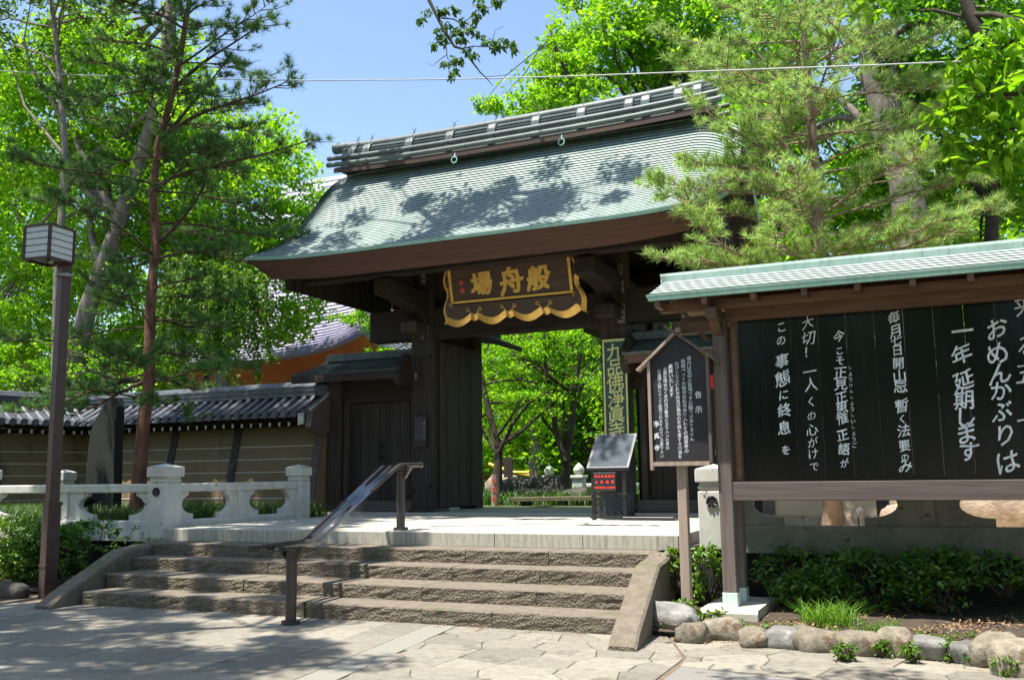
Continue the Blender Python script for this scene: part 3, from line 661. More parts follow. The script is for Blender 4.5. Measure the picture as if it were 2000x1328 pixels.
# ridge: box clad in thin copper slats, round rails, saddle bands, top roll with ties
RR0, RR1 = -10.95, -3.22
def rz(x): e = abs((x-CXG)/((RR1-RR0)/2)); return 0.07*e**3.0
def rline(y, z, x0=RR0, x1=RR1, n=24): return [(x0+(x1-x0)*i/n, y, z+rz(x0+(x1-x0)*i/n)) for i in range(n+1)]
rows = []
prof = [(0.30, 7.66), (0.30, 7.74)]
for i in range(7): z = 7.80+i*0.055; yy = 0.235-0.008*i; prof += [(yy, z), (yy+0.018, z+0.006), (yy+0.018, z+0.030), (yy, z+0.036)]
prof += [(0.12, 8.21)]
full = [(RYR-a, z) for a, z in prof]+[(RYR+a, z) for a, z in prof[::-1]]
b = MB(); b.grid([rline(y, z, RR0+0.02, RR1-0.02) for y, z in full], False)
for x in (RR0+0.02, RR1-0.02): b.add([(x, y, z+rz(x)) for y, z in full], [tuple(range(len(full)))])
b.build('ridge_box', 'copper_ridge', gate)
b = MB(); b.grid([rline(RYR-0.40, 7.60, RR0-0.05, RR1+0.05), rline(RYR-0.40, 7.70, RR0-0.05, RR1+0.05), rline(RYR-0.28, 7.76, RR0-0.05, RR1+0.05)], False); b.build('ridge_apron', 'plaque_wood', gate)
for yy, z, r in ((-0.36, 7.93, 0.048), (-0.38, 7.79, 0.052), (0.36, 7.93, 0.048), (0.38, 7.79, 0.052)):
    MB().tube(rline(RYR+yy, z, RR0-0.22, RR1+0.16), r, 10).build('ridge_tube', 'copper_ridge', gate)
pts = rline(RYR, 8.27, RR0-0.30, RR1+0.30); MB().tube(pts, [0.125, 0.105]+[0.095]*21+[0.105, 0.125], 12).build('ridge_roll', 'copper_ridge', gate)
bx = [RR0+0.28, RR0+0.62]+[RR0+1.62+i*0.915 for i in range(6)]+[RR1-1.22, RR1-0.62, RR1-0.28]
for x in bx:
    k = [(-0.27, 7.78), (-0.265, 7.95), (-0.25, 8.10), (-0.21, 8.19), (-0.12, 8.235), (0.12, 8.235), (0.21, 8.19), (0.25, 8.1), (0.27, 7.78)]
    rows = [[(x+o, RYR+a*(1.0 if abs(o) > 0.06 else 1.03), z+rz(x)+(0 if abs(o) > 0.06 else 0.006)) for a, z in k] for o in (-0.085, -0.06, -0.03, 0.03, 0.06, 0.085)]
    MB().grid(rows, False).build('ridge_band', 'copper_ridge', gate)
    h = MB()                                            # wire tie and its twisted ends over the roll
    h.tube([(x, RYR-0.12, 8.20+rz(x)), (x, RYR-0.07, 8.36+rz(x)), (x, RYR, 8.385+rz(x)), (x, RYR+0.07, 8.36+rz(x))], 0.007, 5)
    for a in (-1, 1): h.tube([(x, RYR, 8.38+rz(x)), (x+a*0.012, RYR, 8.44+rz(x)), (x+a*0.05, RYR, 8.49+rz(x))], [0.009, 0.007, 0.004], 5)
    h.build('wire_tie', 'copper_ridge', gate)
for px, py in ((888, 311), (1097, 276)):                 # the two lifting rings
    c = P(px, py, Y=15.72); b = MB(); b.tube([c+Vector((0.06*math.sin(t*math.pi/6), -0.02, 0.06*math.cos(t*math.pi/6)-0.02)) for t in range(13)], 0.012, 6, False); b.tube([c+Vector((0, 0, 0.04)), c+Vector((0, 0.02, 0.12))], 0.014, 6); b.build('ring', 'copper_edge', gate)

# doors: leaves folded back, made of planks on a frame
def leaf(x, side):
    d = MB().box(x-0.04, x+0.04, 16.395, 17.88, 0.90, 1.11).box(x-0.04, x+0.04, 16.39, 17.88, 3.95, 4.12).build('door_leaf', 'old_wood_y', gate)
    for i in range(6):
        y0 = 16.30+1.58*i/6; MB().box(x+side*0.04, x+side*(0.065+0.012*(i % 2)), y0+0.004, y0+1.58/6-0.004, 0.92, 4.1, 0.004).build('plank', 'old_wood', d)
    for z in (1.98, 2.22): MB().tube([(x+side*0.07, 17.28, z), (x+side*0.11, 17.28, z)], [0.05, 0.028], 10).build('door_stud', 'dark_metal', d)
leaf(XL1-0.03, 1); leaf(XR0+0.03, -1)
for xx, s_ in ((XL0+0.1, 1), (XR1-0.1, -1)):              # little roofs over the folded leaves
    b = MB(); b.prism([(xx, 4.62), (xx+s_*0.05, 4.66), (xx+s_*1.0, 4.26), (xx+s_*1.0, 4.16), (xx, 4.50)], 'y', 16.9, 19.0); b.build('leaf_roof', 'old_wood_y', gate)
# studs on the left post
for px, py in ((839, 699), (839, 948), (806, 957)):
    c = P(px, py, Y=16.1); MB().tube([c, c+Vector((0, -0.055, 0))], [0.058, 0.030], 12).build('post_stud', 'dark_metal', gate)
# worn paper slips pasted on the posts
def slip(px, py, w_, h, txt, m='ink_faded', Y=16.1, par=gate):
    c = P(px, py, Y=Y); i_ = Ink(c+Vector((0, -0.006, 0)), (1, 0, 0), (0, 0, 1), 0.0, px); i_.column(txt, 0, h/2, -h/2, bold=0.025, sx=w_/(h/len(txt)))
    th = 0.006
    if m == 'ink_faded': i_.bar(-w_/2-th, -w_/2, -h/2, h/2); i_.bar(w_/2, w_/2+th, -h/2, h/2); i_.bar(-w_/2, w_/2, h/2, h/2+th)
    i_.m.build('paper_slip', m, par)
for q in ((815, 620, 0.10, 0.42, '熊野吉田'), (836, 608, 0.07, 0.22, '参拝'), (835, 645, 0.06, 0.19, '奉納'), (827, 532, 0.09, 0.5, '大竹松西'), (825, 660, 0.05, 0.05, '山'),
          (1213, 614, 0.12, 0.33, '三田山村'), (1203, 612, 0.07, 0.24, '大竹町'), (1197, 586, 0.08, 0.34, '二松坊'), (1189, 596, 0.05, 0.18, '仁花'), (1187, 575, 0.08, 0.24, '吉川'),
          (1211, 528, 0.07, 0.22, '川村'), (1214, 560, 0.06, 0.22, '大田'), (1181, 600, 0.07, 0.25, '川西'), (812, 735, 0.03, 0.12, '参拝')): slip(*q)

# ------------------------------------------------------------------ plaque over the opening
plaque = thing('name_plaque', 'dark framed plaque with gold scalloped edge and three gold characters, hung over the gate opening', 'plaque', (-6.7, 15.0, 4.25))
tilt = Vector((0, -0.24, 0.97)).normalized(); o = Vector((-6.665, 15.0, 4.25)); rt = Vector((1, 0, 0)); nn = rt.cross(tilt)
def pq(a, b_, d=0.0): return o+rt*a+tilt*b_+nn*d
W1, W2, HH = 1.34, 1.16, 1.02
b = MB(); q = [(-W2, 0.30), (W2, 0.30), (W2, HH+0.05), (-W2, HH+0.05)]
b.add([pq(a, c, -0.02) for a, c in q]+[pq(a, c, -0.07) for a, c in q], [(0, 1, 2, 3), (7, 6, 5, 4), (0, 4, 5, 1), (1, 5, 6, 2), (3, 7, 4, 0)]); b.build('panel', 'plaque_wood', plaque)
def scal(t0, t1, n, f): return [f(t0+(t1-t0)*i/n) for i in range(n+1)]
outline = []
nb = 4; 
for k in range(nb):                                       # lower scallops
    x0 = -W1+2*W1*k/nb; x1 = x0+2*W1/nb
    for i in range(10):
        t = i/10; cup = math.sin(math.pi*min(1, t/0.8)) if t < 0.8 else 0; tip = math.sin(math.pi*(t-0.8)/0.2) if t >= 0.8 else 0
        outline.append((x0+(x1-x0)*t, 0.065-0.075*cup+0.04*(1-cup)-0.035*tip))
outline[0] = (-W1, -0.04); outline.append((W1, -0.04))
rs = []
for i in range(1, 21):
    t = i/20; ph = (t*2) % 1; cup = math.sin(math.pi*min(1, ph/0.8)) if ph < 0.8 else 0
    rs.append((W1-0.11*t-0.07+0.07*cup, 0.0+t*1.05))
rs = rs[:-1]; outline2 = outline+rs+[(-a, b_) for a, b_ in rs[::-1]]
b = MB(); k = len(outline2); cen = [(max(-W2, min(W2, a)), max(0.27, min(HH+0.03, c))) for a, c in outline2]
b.grid([[pq(a*0.985, c*0.985+0.01, 0.0) for a, c in outline2+outline2[:1]], [pq(a, c, -0.03) for a, c in cen+cen[:1]]], False); b.build('frame', 'plaque_wood', plaque)
b = MB(); b.grid([[pq(a*0.982, c*0.98+0.012, 0.006) for a, c in outline2+outline2[:1]], [pq(a, c, 0.004) for a, c in outline2+outline2[:1]], [pq(a*1.035, c-(0.115 if abs(a) < W1-0.04 and c < 0.2 else 0.02), -0.05) for a, c in outline2+outline2[:1]]], False); b.build('gold_edge', 'gold', plaque)
b = MB()
for a0, c0, a1, c1 in ((-W2, 0.295, W2, 0.335), (-W2, 0.295, -W2+0.05, HH+0.04), (W2-0.05, 0.295, W2, HH+0.04)):
    q = [(a0, c0), (a1, c0), (a1, c1), (a0, c1)]; b.add([pq(a, c, 0.012) for a, c in q]+[pq(a, c, -0.02) for a, c in q], [(0, 1, 2, 3), (0, 4, 5, 1), (1, 5, 6, 2), (2, 6, 7, 3), (3, 7, 4, 0)])
b.build('gold_border', 'gold', plaque)
for k in range(1, 4):                                    # scroll curls at each cusp
    xc = -W1+2*W1*k/4-0.06
    for s_ in (-1, 1):
        p_ = [pq(xc+s_*(0.03+0.035*t), 0.07+0.045*t+0.0*t, 0.01) for t in (0, 1, 2)]
        p_ += [pq(xc+s_*(0.12+0.03*math.cos(a)), 0.175+0.03*math.sin(a), 0.01) for a in (2.6, 1.6, 0.6, -0.4, -1.4, -2.4)]
        MB().tube(p_, 0.008, 5).build('scroll', 'gold', plaque)
for s_ in (-1, 1):
    for zc in (0.28, 0.56, 0.86):
        p_ = [pq(s_*(W1-0.14+0.02*0-0.0-0.055*(1+math.cos(a))*0.5), zc+0.035*math.sin(a), 0.01) for a in (3.1, 2.2, 1.2, 0.2, -0.8, -1.8)]
        MB().tube(p_, 0.008, 5).build('scroll', 'gold', plaque)
ik = Ink(pq(0, 0, -0.018), rt, tilt, 0.012, 4)
for ch, x in (('般', 0.56), ('舟', 0.03), ('場', -0.52)): ik.put(ch, x, 0.615, 0.45, 2, 0.8)
ik.m.build('gold_lettering', 'gold', plaque)
ik = Ink(pq(0, 0, -0.018), rt, tilt, 0.006, 4); ik.bar(-0.96, -0.89, 0.62, 0.69); ik.bar(-0.955, -0.88, 0.48, 0.56); ik.bar(0.84, 0.90, 0.92, 1.02); ik.m.build('seal_mark', 'red_seal', plaque)

# ------------------------------------------------------------------ vertical temple name board on the right post
vs = thing('name_board', 'tall green board with yellow characters 九品佛淨眞寺, hung on the right gate post', 'sign', (-5.16, 16.0, 2.02))
MB().box(-5.385, -4.945, 16.03, 16.075, 2.02, 3.86, 0.006).build('board', 'green_board', vs)
b = MB()
for q in ((-5.385, -5.355, 2.02, 3.86), (-4.975, -4.945, 2.02, 3.86), (-5.355, -4.975, 3.82, 3.86), (-5.355, -4.975, 2.02, 2.06)): b.box(q[0], q[1], 16.018, 16.03, q[2], q[3])
b.build('border', 'yellow_paint', vs)
ik = Ink((-5.165, 16.03, 2.02), (1, 0, 0), (0, 0, 1), 0.006, 6); ik.column('九品佛淨眞寺', 0, 1.76, 0.10, 0.315, 0.025, 0.4); ik.m.build('lettering', 'yellow_paint', vs)
# small black notice on the left post
c = P(823, 842, Y=16.1); ns = thing('post_notice', 'small black notice with fine white writing fixed to the left gate post', 'sign', tuple(c))
MB().box(c.x-0.13, c.x+0.15, 16.03, 16.075, c.z-0.30, c.z+0.30, 0.006).build('board', 'notice_black', ns)
ik = Ink((c.x, 16.03, c.z), (1, 0, 0), (0, 0, 1), 0.003, 8); ik.column('重要文化財', 0.10, 0.20, -0.15, 0.045, 0.025)
for k in range(5): ik.column('境内建造総門由緒時の', 0.05-0.035*k, 0.26, -0.22+0.03*(k % 3), 0.022)
ik.m.build('lettering', 'ink_faded', ns)

# ================================================================== SIDE GATES (left and right wings)
def side_gate(name, label, x0, x1, doorx0, doorx1, mirror, roofm='copper_dull'):
    t = thing(name, label, 'gate', ((x0+x1)/2, 16.35, 0.83))
    xo = x0 if not mirror else x1; xi = x1 if not mirror else x0; s_ = 1 if not mirror else -1
    MB().box(xo, xo+s_*0.30, 16.22, 16.52, 0.83, 3.5, 0.01).build('post', 'old_wood', t)
    MB().box(doorx0-0.12, doorx0, 16.26, 16.46, 0.83, 3.0, 0.006).build('door_jamb', 'old_wood', t)
    MB().box(x0, x1, 16.28, 16.50, 2.98, 3.42, 0.01).build('lintel', 'old_wood_x', t)
    MB().box(x0, x1, 16.24, 16.50, 0.84, 1.05, 0.01).build('threshold', 'grey_wood_x', t)
    n = 6
    for i in range(n):
        a = doorx0+(doorx1-doorx0)*i/n; MB().box(a+0.004, a+(doorx1-doorx0)/n-0.004, 16.36, 16.40+0.006*(i % 2), 1.05, 2.98, 0.004).build('door_plank', 'old_wood', t)
    for z in (2.10, 2.32): MB().tube([((doorx0+doorx1)/2, 16.37, z-0.2), ((doorx0+doorx1)/2, 16.30, z-0.2)], [0.062, 0.03], 12).build('door_stud', 'dark_metal', t)
    if doorx0 > x0+0.5:
        for a in np.arange(x0+0.3, doorx0-0.14, 0.12): MB().box(a+0.003, a+0.117, 16.38, 16.41, 1.05, 3.0).build('wall_plank', 'old_wood', t)
    # roof: stepped courses, eave board, ridge box
    rx0, rx1 = x0-(0.50 if not mirror else -0.05), x1-(0.03 if not mirror else -0.1); y0, yr, ze, zr = 15.60, 16.38, 3.52, 3.86
    for sd in (1, -1):
        rows = []
        for i in range(7):
            v0, v1 = i/7, (i+1)/7; f = lambda v: (y0+(yr-y0)*v if sd > 0 else 2*yr-(y0+(yr-y0)*v)); zf = lambda v: ze+(zr-ze)*(0.75*v+0.25*v*v)
            in0 = 0.35*v0 if not mirror else 0; in1 = 0.35*v1 if not mirror else 0
            rows += [[(rx0+in0, f(v0)+sd*0.02, zf(v0)), (rx1, f(v0)+sd*0.02, zf(v0))], [(rx0+in0, f(v0), zf(v0)+0.035), (rx1, f(v0), zf(v0)+0.035)], [(rx0+in1, f(v1)+sd*0.02, zf(v1)+0.004), (rx1, f(v1)+sd*0.02, zf(v1)+0.004)]]
        MB().grid(rows, False).build('roof_slope', roofm, t)
        yy = (y0, y0+0.05) if sd > 0 else (2*yr-y0-0.05, 2*yr-y0)
        MB().box(rx0+0.03, rx1-0.02, yy[0]+0.01, yy[1]+0.02, ze-0.15, ze-0.003).build('eave_board', 'brown_wood' if mirror else 'old_wood_x', t)
        MB().box(rx0+0.05, rx1-0.05, min(yy)+0.08 if sd > 0 else yr, yr if sd > 0 else max(yy)-0.08, ze-0.05, ze-0.02).build('soffit', 'old_wood_y', t)
    MB().box(rx0+(0.42 if not mirror else 0), rx1+0.02, yr-0.16, yr+0.16, zr-0.02, zr+0.13, 0.01).build('ridge_box', roofm, t)
    # carved scroll bracket where the roof meets the main post
    c = (rx1-0.02, 15.62) if not mirror else (rx0+0.02, 15.62)
    MB().prism([(15.6, 3.40), (15.66, 3.28), (15.8, 3.22), (16.0, 3.25), (16.15, 3.4), (16.2, 3.75), (16.0, 3.88), (15.8, 3.72), (15.66, 3.6)], 'x', c[0]-0.07, c[0]+0.07).build('scroll_bracket', 'old_wood', t)
    return t
side_gate('side_gate', 'closed dark plank side door under a small copper roof, left of the main gate', -11.33, XL0-0.005, -10.86, -9.5, False)
sgr = side_gate('side_gate', 'shaded plank side door under a small green copper roof, behind the standing notice', XR1+0.005, -2.75, -4.7, -3.3, True, 'copper_ridge')
c = P(1390, 745, Y=16.2); tag(MB().box(c.x-0.07, c.x+0.05, 16.15, 16.19, c.z-0.12, c.z+0.12, 0.01).build('fire_sign', 'cloth_red'), 'tiny red plate on the dark wood just right of the standing black notice', 'sign')

# ================================================================== ROOFED PLASTER WALLS
tile_r = MB()
def tile_mesh(L, h0, h1, r=0.072, n=8, name='round_tile'):
    b = MB(); rows = []; st = 8
    for i in range(st+1):
        t = i/st; y = L*t; z = h0+(h1-h0)*(t**1.25*0.85+t*0.15); rr = r*(1.0+0.06*((i % 2) == 0))
        rows.append([(rr*math.cos(math.pi*k/n), y, z+rr*math.sin(math.pi*k/n)*1.05) for k in range(n+1)])
    b.grid(rows, True)
    b.add([(r*1.1*math.cos(2*math.pi*k/12), -0.015, h0+r*0.3+r*1.1*math.sin(2*math.pi*k/12)) for k in range(12)], [tuple(range(12))])
    b.add([(r*0.75*math.cos(2*math.pi*k/12), -0.024, h0+r*0.3+r*0.75*math.sin(2*math.pi*k/12)) for k in range(12)], [tuple(range(12))])
    b.tube([(0, -0.015, h0+r*0.3), (0, 0.03, h0+r*0.3)], r*1.1, 12, False)
    return b.mesh(name, 'tile')
TILE = tile_mesh(0.86, 0.0, 0.50)
REND = MB().box(-0.028, 0.028, -0.02, 0.5, -0.04, 0.04).mesh('rafter_end', 'old_wood_y')
RCAP = MB().box(-0.026, 0.026, -0.026, -0.021, -0.038, 0.038).mesh('rafter_end_cap', 'white_paint')
def tiled_wall(name, label, p0, p1, zbase, zeave, zridge, plaster, lines=5, posts=(), cap0=True, cap1=True):
    """wall from p0 to p1; the face looks to the right-hand side of the direction p0 -> p1 (towards the viewer)"""
    p0 = Vector((*p0, 0)); p1 = Vector((*p1, 0)); d = p1-p0; L = d.length; d.normalize(); nf = Vector((d.y, -d.x, 0))
    t = thing(name, label, 'wall', (p0.x, p0.y, zbase)); ang = math.atan2(d.y, d.x)
    def W(a, o_, z): return p0+d*a+nf*o_+Vector((0, 0, z))
    zt = zeave-0.10
    b = MB(); b.add([W(0, 0.62, zbase+0.14), W(L, 0.62, zbase+0.14), W(L, 0.22, zt), W(0, 0.22, zt), W(0, -0.62, zbase), W(L, -0.62, zbase), W(L, -0.22, zt), W(0, -0.22, zt)], [(0, 1, 2, 3), (5, 4, 7, 6), (1, 5, 6, 2), (4, 0, 3, 7)])
    b.build('plaster_face', plaster, t)
    def face(a, z, lift): k = (z-zbase-0.14)/(zt-zbase-0.14); return W(a, 0.62-0.40*k+lift, z)
    b = MB()
    for i in range(lines):
        z = zbase+0.40+i*0.262
        q = [face(0.02, z, 0.003), face(L-0.02, z, 0.003), face(L-0.02, z+0.016, 0.003), face(0.02, z+0.016, 0.003), face(0.02, z, 0.012), face(L-0.02, z, 0.012), face(L-0.02, z+0.016, 0.012), face(0.02, z+0.016, 0.012)]
        MB().add(q, [(4, 5, 6, 7), (0, 1, 5, 4), (3, 7, 6, 2)]).build('white_line', 'white_line', t)
    a = 0.0; k = 0
    while a < L:
        e = min(L, a+0.62); bb = MB(); v = [W(a+0.004, 0.66, zbase), W(e-0.004, 0.66, zbase), W(e-0.004, 0.655, zbase+0.15), W(a+0.004, 0.655, zbase+0.15), W(a+0.004, 0.3, zbase), W(e-0.004, 0.3, zbase), W(e-0.004, 0.3, zbase+0.152), W(a+0.004, 0.3, zbase+0.152)]
        bb.add(v, [(0, 1, 2, 3), (3, 2, 6, 7), (0, 3, 7, 4), (1, 5, 6, 2)]); bb.build('footing_stone', 'warm_rock' if plaster != 'plaster' else 'mossy_stone', t); a = e
    for a in posts:
        v = [face(a-0.09, zbase+0.14, 0.03), face(a+0.09, zbase+0.14, 0.03), face(a+0.09, zt, 0.03), face(a-0.09, zt, 0.03), face(a-0.09, zbase+0.14, -0.1), face(a+0.09, zbase+0.14, -0.1), face(a+0.09, zt, -0.1), face(a-0.09, zt, -0.1)]
        MB().add(v, [(0, 1, 2, 3), (0, 3, 7, 4), (1, 5, 6, 2)]).build('wall_post', 'old_wood' if a < L-0.2 and a > 0.2 else 'grey_wood_x', t)
    b = MB(); b.beam(W(0, 0.34, zt+0.06), W(L, 0.34, zt+0.06), 0.22, 0.12); b.build('wall_plate', 'old_wood_x', t)
    # roof bed, pan tiles, eave board
    b = MB(); 
    for sg in (1, -1): b.add([W(0, sg*0.74, zeave-0.01), W(L, sg*0.74, zeave-0.01), W(L, 0, zridge-0.14), W(0, 0, zridge-0.14)], [(0, 1, 2, 3)])
    b.add([W(0, 0.74, zeave-0.01), W(L, 0.74, zeave-0.01), W(L, -0.74, zeave-0.03), W(0, -0.74, zeave-0.03)], [(0, 1, 2, 3)])
    b.build('roof_bed', 'tile', t)
    sp = 0.232; n = int(L/sp); rotz = math.atan2(-nf.x*-1, 1) if False else math.atan2(nf.x, -nf.y)
    rows = 5
    for i in range(n):
        a = (i+0.5)*L/n; c = W(a, 0.80, zeave)
        o_ = link('round_tile', TILE, t, c); o_.rotation_euler = (0, 0, rotz)
        b = MB(); a1 = a+L/n/2
        for r_ in range(rows):                           # the stepped pan tiles between two rolls
            u0, u1 = r_/rows, (r_+1)/rows; zz = lambda u: zeave+0.50*(u**1.25*0.85+u*0.15)-0.012; hw = L/n/2
            q = []
            for k in range(5):
                s_ = -1+k/2; sag = -0.028*(1-s_*s_); q.append((W(a1+s_*hw, 0.80-0.86*u0, zz(u0)+0.022+sag), W(a1+s_*hw, 0.80-0.86*u1, zz(u1)+sag), W(a1+s_*hw, 0.80-0.86*u0, zz(u0)+sag-0.004)))
            if i < n-1: b.grid([[p[2] for p in q], [p[0] for p in q], [p[1] for p in q]], True)
        if b.v: b.build('pan_tile_course', 'tile', t)
        if i % 1 == 0:
            c2 = W(a, 0.62, zeave-0.17); o2 = link('rafter_end', REND, t, c2); o2.rotation_euler = (0, 0, rotz); o3 = link('rafter_end_cap', RCAP, t, c2); o3.rotation_euler = (0, 0, rotz)
    prof_ = [(0.17, -0.16), (0.17, -0.10), (0.155, -0.10), (0.155, -0.06), (0.17, -0.06), (0.17, -0.02), (0.155, -0.02), (0.155, 0.02), (0.165, 0.02), (0.165, 0.05), (0.10, 0.075), (0.06, 0.12), (0, 0.14)]
    full_ = prof_+[(-a_, z) for a_, z in prof_[::-1]]
    m_ = max(2, int(L/0.33)); b = MB(); ends = [[W(L*i/m_, o2, zridge+z) for o2, z in full_] for i in range(m_+1)]
    b.grid(ends, False); b.add(ends[0], [tuple(range(len(full_)))]); b.add(ends[-1], [tuple(range(len(full_)))]); b.build('ridge_course', 'tile', t)
    MB().tube([W(0.0, 0, zridge+0.09), W(L, 0, zridge+0.09)], 0.075, 10).build('ridge_roll', 'tile', t)
    return t, W
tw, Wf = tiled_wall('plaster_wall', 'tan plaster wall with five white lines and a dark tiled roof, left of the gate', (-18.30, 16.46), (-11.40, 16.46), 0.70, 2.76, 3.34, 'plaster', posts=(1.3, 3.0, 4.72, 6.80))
# gable end of that roof: curved verge, carved end board
b = MB(); pts = [Wf(6.93, 0.80-0.86*u, 2.80+0.52*(u**1.25*0.85+u*0.15)+0.05) for u in [i/8 for i in range(9)]]; b.tube(pts, 0.03, 6); b.build('verge_roll', 'white_line', tw)
MB().prism([(15.62, 2.62), (15.58, 2.50), (15.72, 2.40), (16.0, 2.36), (16.3, 2.42), (16.45, 2.6), (16.45, 3.2), (15.9, 2.98), (15.66, 2.82)], 'x', -11.44, -11.30).build('end_board', 'grey_wood_x', tw)
MB().box(-11.62, -11.50, 15.60, 15.66, 2.56, 2.78).build('eave_end_tile', 'white_paint', tw)
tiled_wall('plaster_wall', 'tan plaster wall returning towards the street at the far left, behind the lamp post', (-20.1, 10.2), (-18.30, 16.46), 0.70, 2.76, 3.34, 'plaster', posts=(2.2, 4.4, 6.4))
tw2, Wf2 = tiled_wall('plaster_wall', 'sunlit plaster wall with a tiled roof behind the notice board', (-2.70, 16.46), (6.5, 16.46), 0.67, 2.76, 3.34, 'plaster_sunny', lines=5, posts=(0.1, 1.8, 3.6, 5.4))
# ================================================================== NOTICE BOARD WITH ROOF
nb_ = thing('notice_board', 'long roofed black notice board with white brush writing, at the right', 'notice board', (-1.98, 9.72, 0.2))
for x in (-2.0, 2.55):
    for y in (9.72, 10.18):
        MB().box(x-0.068, x+0.068, y-0.068, y+0.068, 0.30, 3.10, 0.006).build('post', 'grey_wood', nb_)
        MB().box(x-0.074, x+0.074, y-0.074, y+0.074, 0.20, 0.335, 0.003).build('copper_shoe', 'copper_bright', nb_)
    b = MB(); b.prism([(9.42, -0.1), (10.5, -0.1), (10.5, 0.17), (10.47, 0.205), (9.45, 0.205), (9.42, 0.17)], 'x', x-0.25, x+0.30); b.build('base_stone', 'granite', nb_)
MB().box(-1.93, 2.48, 9.66, 9.77, 1.225, 1.405, 0.005).build('bottom_rail', 'grey_wood_x', nb_)
MB().box(-1.93, 2.48, 9.66, 9.80, 3.03, 3.17, 0.005).build('top_rail', 'brown_wood', nb_)
px_ = -1.835; k = 0
while px_ < 2.45:
    MB().box(px_+0.0008, px_+0.2606, 9.785+0.001*(k % 2), 9.815, 1.41, 3.06, 0.003).build('board_plank', 'black_board', nb_); px_ += 0.262; k += 1
MB().box(-1.90, -1.845, 9.74, 9.84, 1.41, 3.03).build('side_frame', 'brown_wood', nb_)
# brackets and beams of the roof
for y in (9.50, 9.95, 10.40): MB().box(-2.55, 3.25, y-0.045, y+0.045, 3.125+0.12*(y > 9.6)*(y < 10.2), 3.215+0.15*(y > 9.6)*(y < 10.2), 0.004).build('roof_beam', 'brown_wood', nb_)
for x in (-2.0, 2.55):
    MB().box(x-0.06, x+0.06, 9.30, 10.6, 3.02, 3.125, 0.01).build('cross_arm', 'brown_wood', nb_)
    MB().prism([(9.40, 3.02), (9.52, 2.93), (9.65, 2.88), (9.65, 3.02)], 'x', x-0.05, x+0.05).build('carved_bracket', 'brown_wood', nb_)
    MB().box(x-0.42, x+0.07, 9.67, 9.77, 2.93, 3.05, 0.008).build('side_arm', 'brown_wood', nb_)
    b = MB(); b.beam((x-0.40, 9.72, 3.20), (x-0.13, 9.72, 2.84), 0.05, 0.04); b.build('brace', 'brown_wood', nb_)
for i in range(13):
    x = -2.52+i*0.475; MB().box(x-0.027, x+0.027, 9.24, 9.46, 3.150, 3.213).build('rafter', 'brown_wood', nb_)
ry, rz0, rz1 = 10.0, 3.262, 3.545
for sd in (1, -1):
    rows = []
    for i in range(6):
        v0, v1 = i/6, (i+1)/6; f = lambda v: (ry-0.80+0.74*v) if sd > 0 else (ry+0.80-0.74*v); zf = lambda v: rz0+(rz1-rz0)*v
        rows += [[(-2.62, f(v0)+sd*0.006, zf(v0)-0.006), (3.35, f(v0)+sd*0.006, zf(v0)-0.006)], [(-2.62, f(v0), zf(v0)+0.005), (3.35, f(v0), zf(v0)+0.005)], [(-2.62, f(v1)+sd*0.006, zf(v1)-0.005), (3.35, f(v1)+sd*0.006, zf(v1)-0.005)]]
    o = MB().grid(rows, False).build('roof_sheet', 'copper_bright', nb_); o.data.materials.append(MATS['copper_butt_shade'])
    for i in range(1, 6): o.data.polygons[i*3].material_index = 1  # shadow line painted on each course butt
    y0 = ry-0.80 if sd > 0 else ry+0.80
    MB().grid([[(-2.62, y0, rz0+0.016), (3.35, y0, rz0+0.016)], [(-2.60, y0+sd*0.012, rz0-0.045), (3.35, y0+sd*0.012, rz0-0.045)], [(-2.60, y0+sd*0.05, rz0-0.045), (3.35, y0+sd*0.05, rz0-0.045)]], False).build('eave_strip', 'copper_edge', nb_)
    MB().add([(-2.58, y0+sd*0.03, rz0-0.03), (3.33, y0+sd*0.03, rz0-0.03), (3.33, ry, rz1-0.04), (-2.58, ry, rz1-0.04)], [(0, 1, 2, 3)]).build('roof_board', 'brown_wood', nb_)
for i in range(7):
    x0 = -2.66+i*0.87; MB().box(x0+0.001, x0+0.868, ry-0.055, ry+0.055, 3.50, 3.605).build('ridge_cover', 'copper_bright', nb_); MB().box(x0+0.001, x0+0.869, ry-0.075, ry+0.075, 3.605, 3.63).build('ridge_cap', 'copper_bright', nb_)
def board_text(txt, a, b_, sz=None, cells=None, brush=1.0, bold=0.0, name='lettering'):
    """writing from pixel-measured top and bottom, on the planks"""
    A = P(*a, Y=9.785); B = P(*b_, Y=9.785); ik = Ink((0, 9.785, 0), (1, 0, 0), (0, 0, 1), 0.003, int(a[0])); n = len(txt)
    for i, ch in enumerate(txt):
        t = (i+0.5)/n if cells is None else cells[i]; x = A.x+(B.x-A.x)*t; z = A.z+(B.z-A.z)*t
        s_ = sz*(0.72 if ch in 'しにのをくがけでこそますかぶりはるめんお' and sz < 0.18 else 1.0); ik.put(ch, x, z, s_, bold, brush, 0.95)
    return ik.m.build(name, 'ink_white', nb_)
board_text('来る五一', (2003, 590), (2010, 830), 0.20, cells=[0.03, 0.35, 0.58, 0.95])
board_text('おめんかぶりは', (1942, 615), (1968, 920), 0.215, cells=[0.09, 0.25, 0.38, 0.49, 0.62, 0.77, 0.94], bold=0.025)
board_text('一年延期します', (1875, 630), (1892, 900), 0.205, cells=[0.06, 0.23, 0.42, 0.56, 0.68, 0.80, 0.93], bold=0.025)
board_text('毎月七日開山忌暫く法要のみ', (1745, 602), (1770, 922), 0.128, cells=[0.055, 0.14, 0.20, 0.26, 0.34, 0.42, 0.48, 0.60, 0.68, 0.75, 0.84, 0.91, 0.96], bold=0.025)
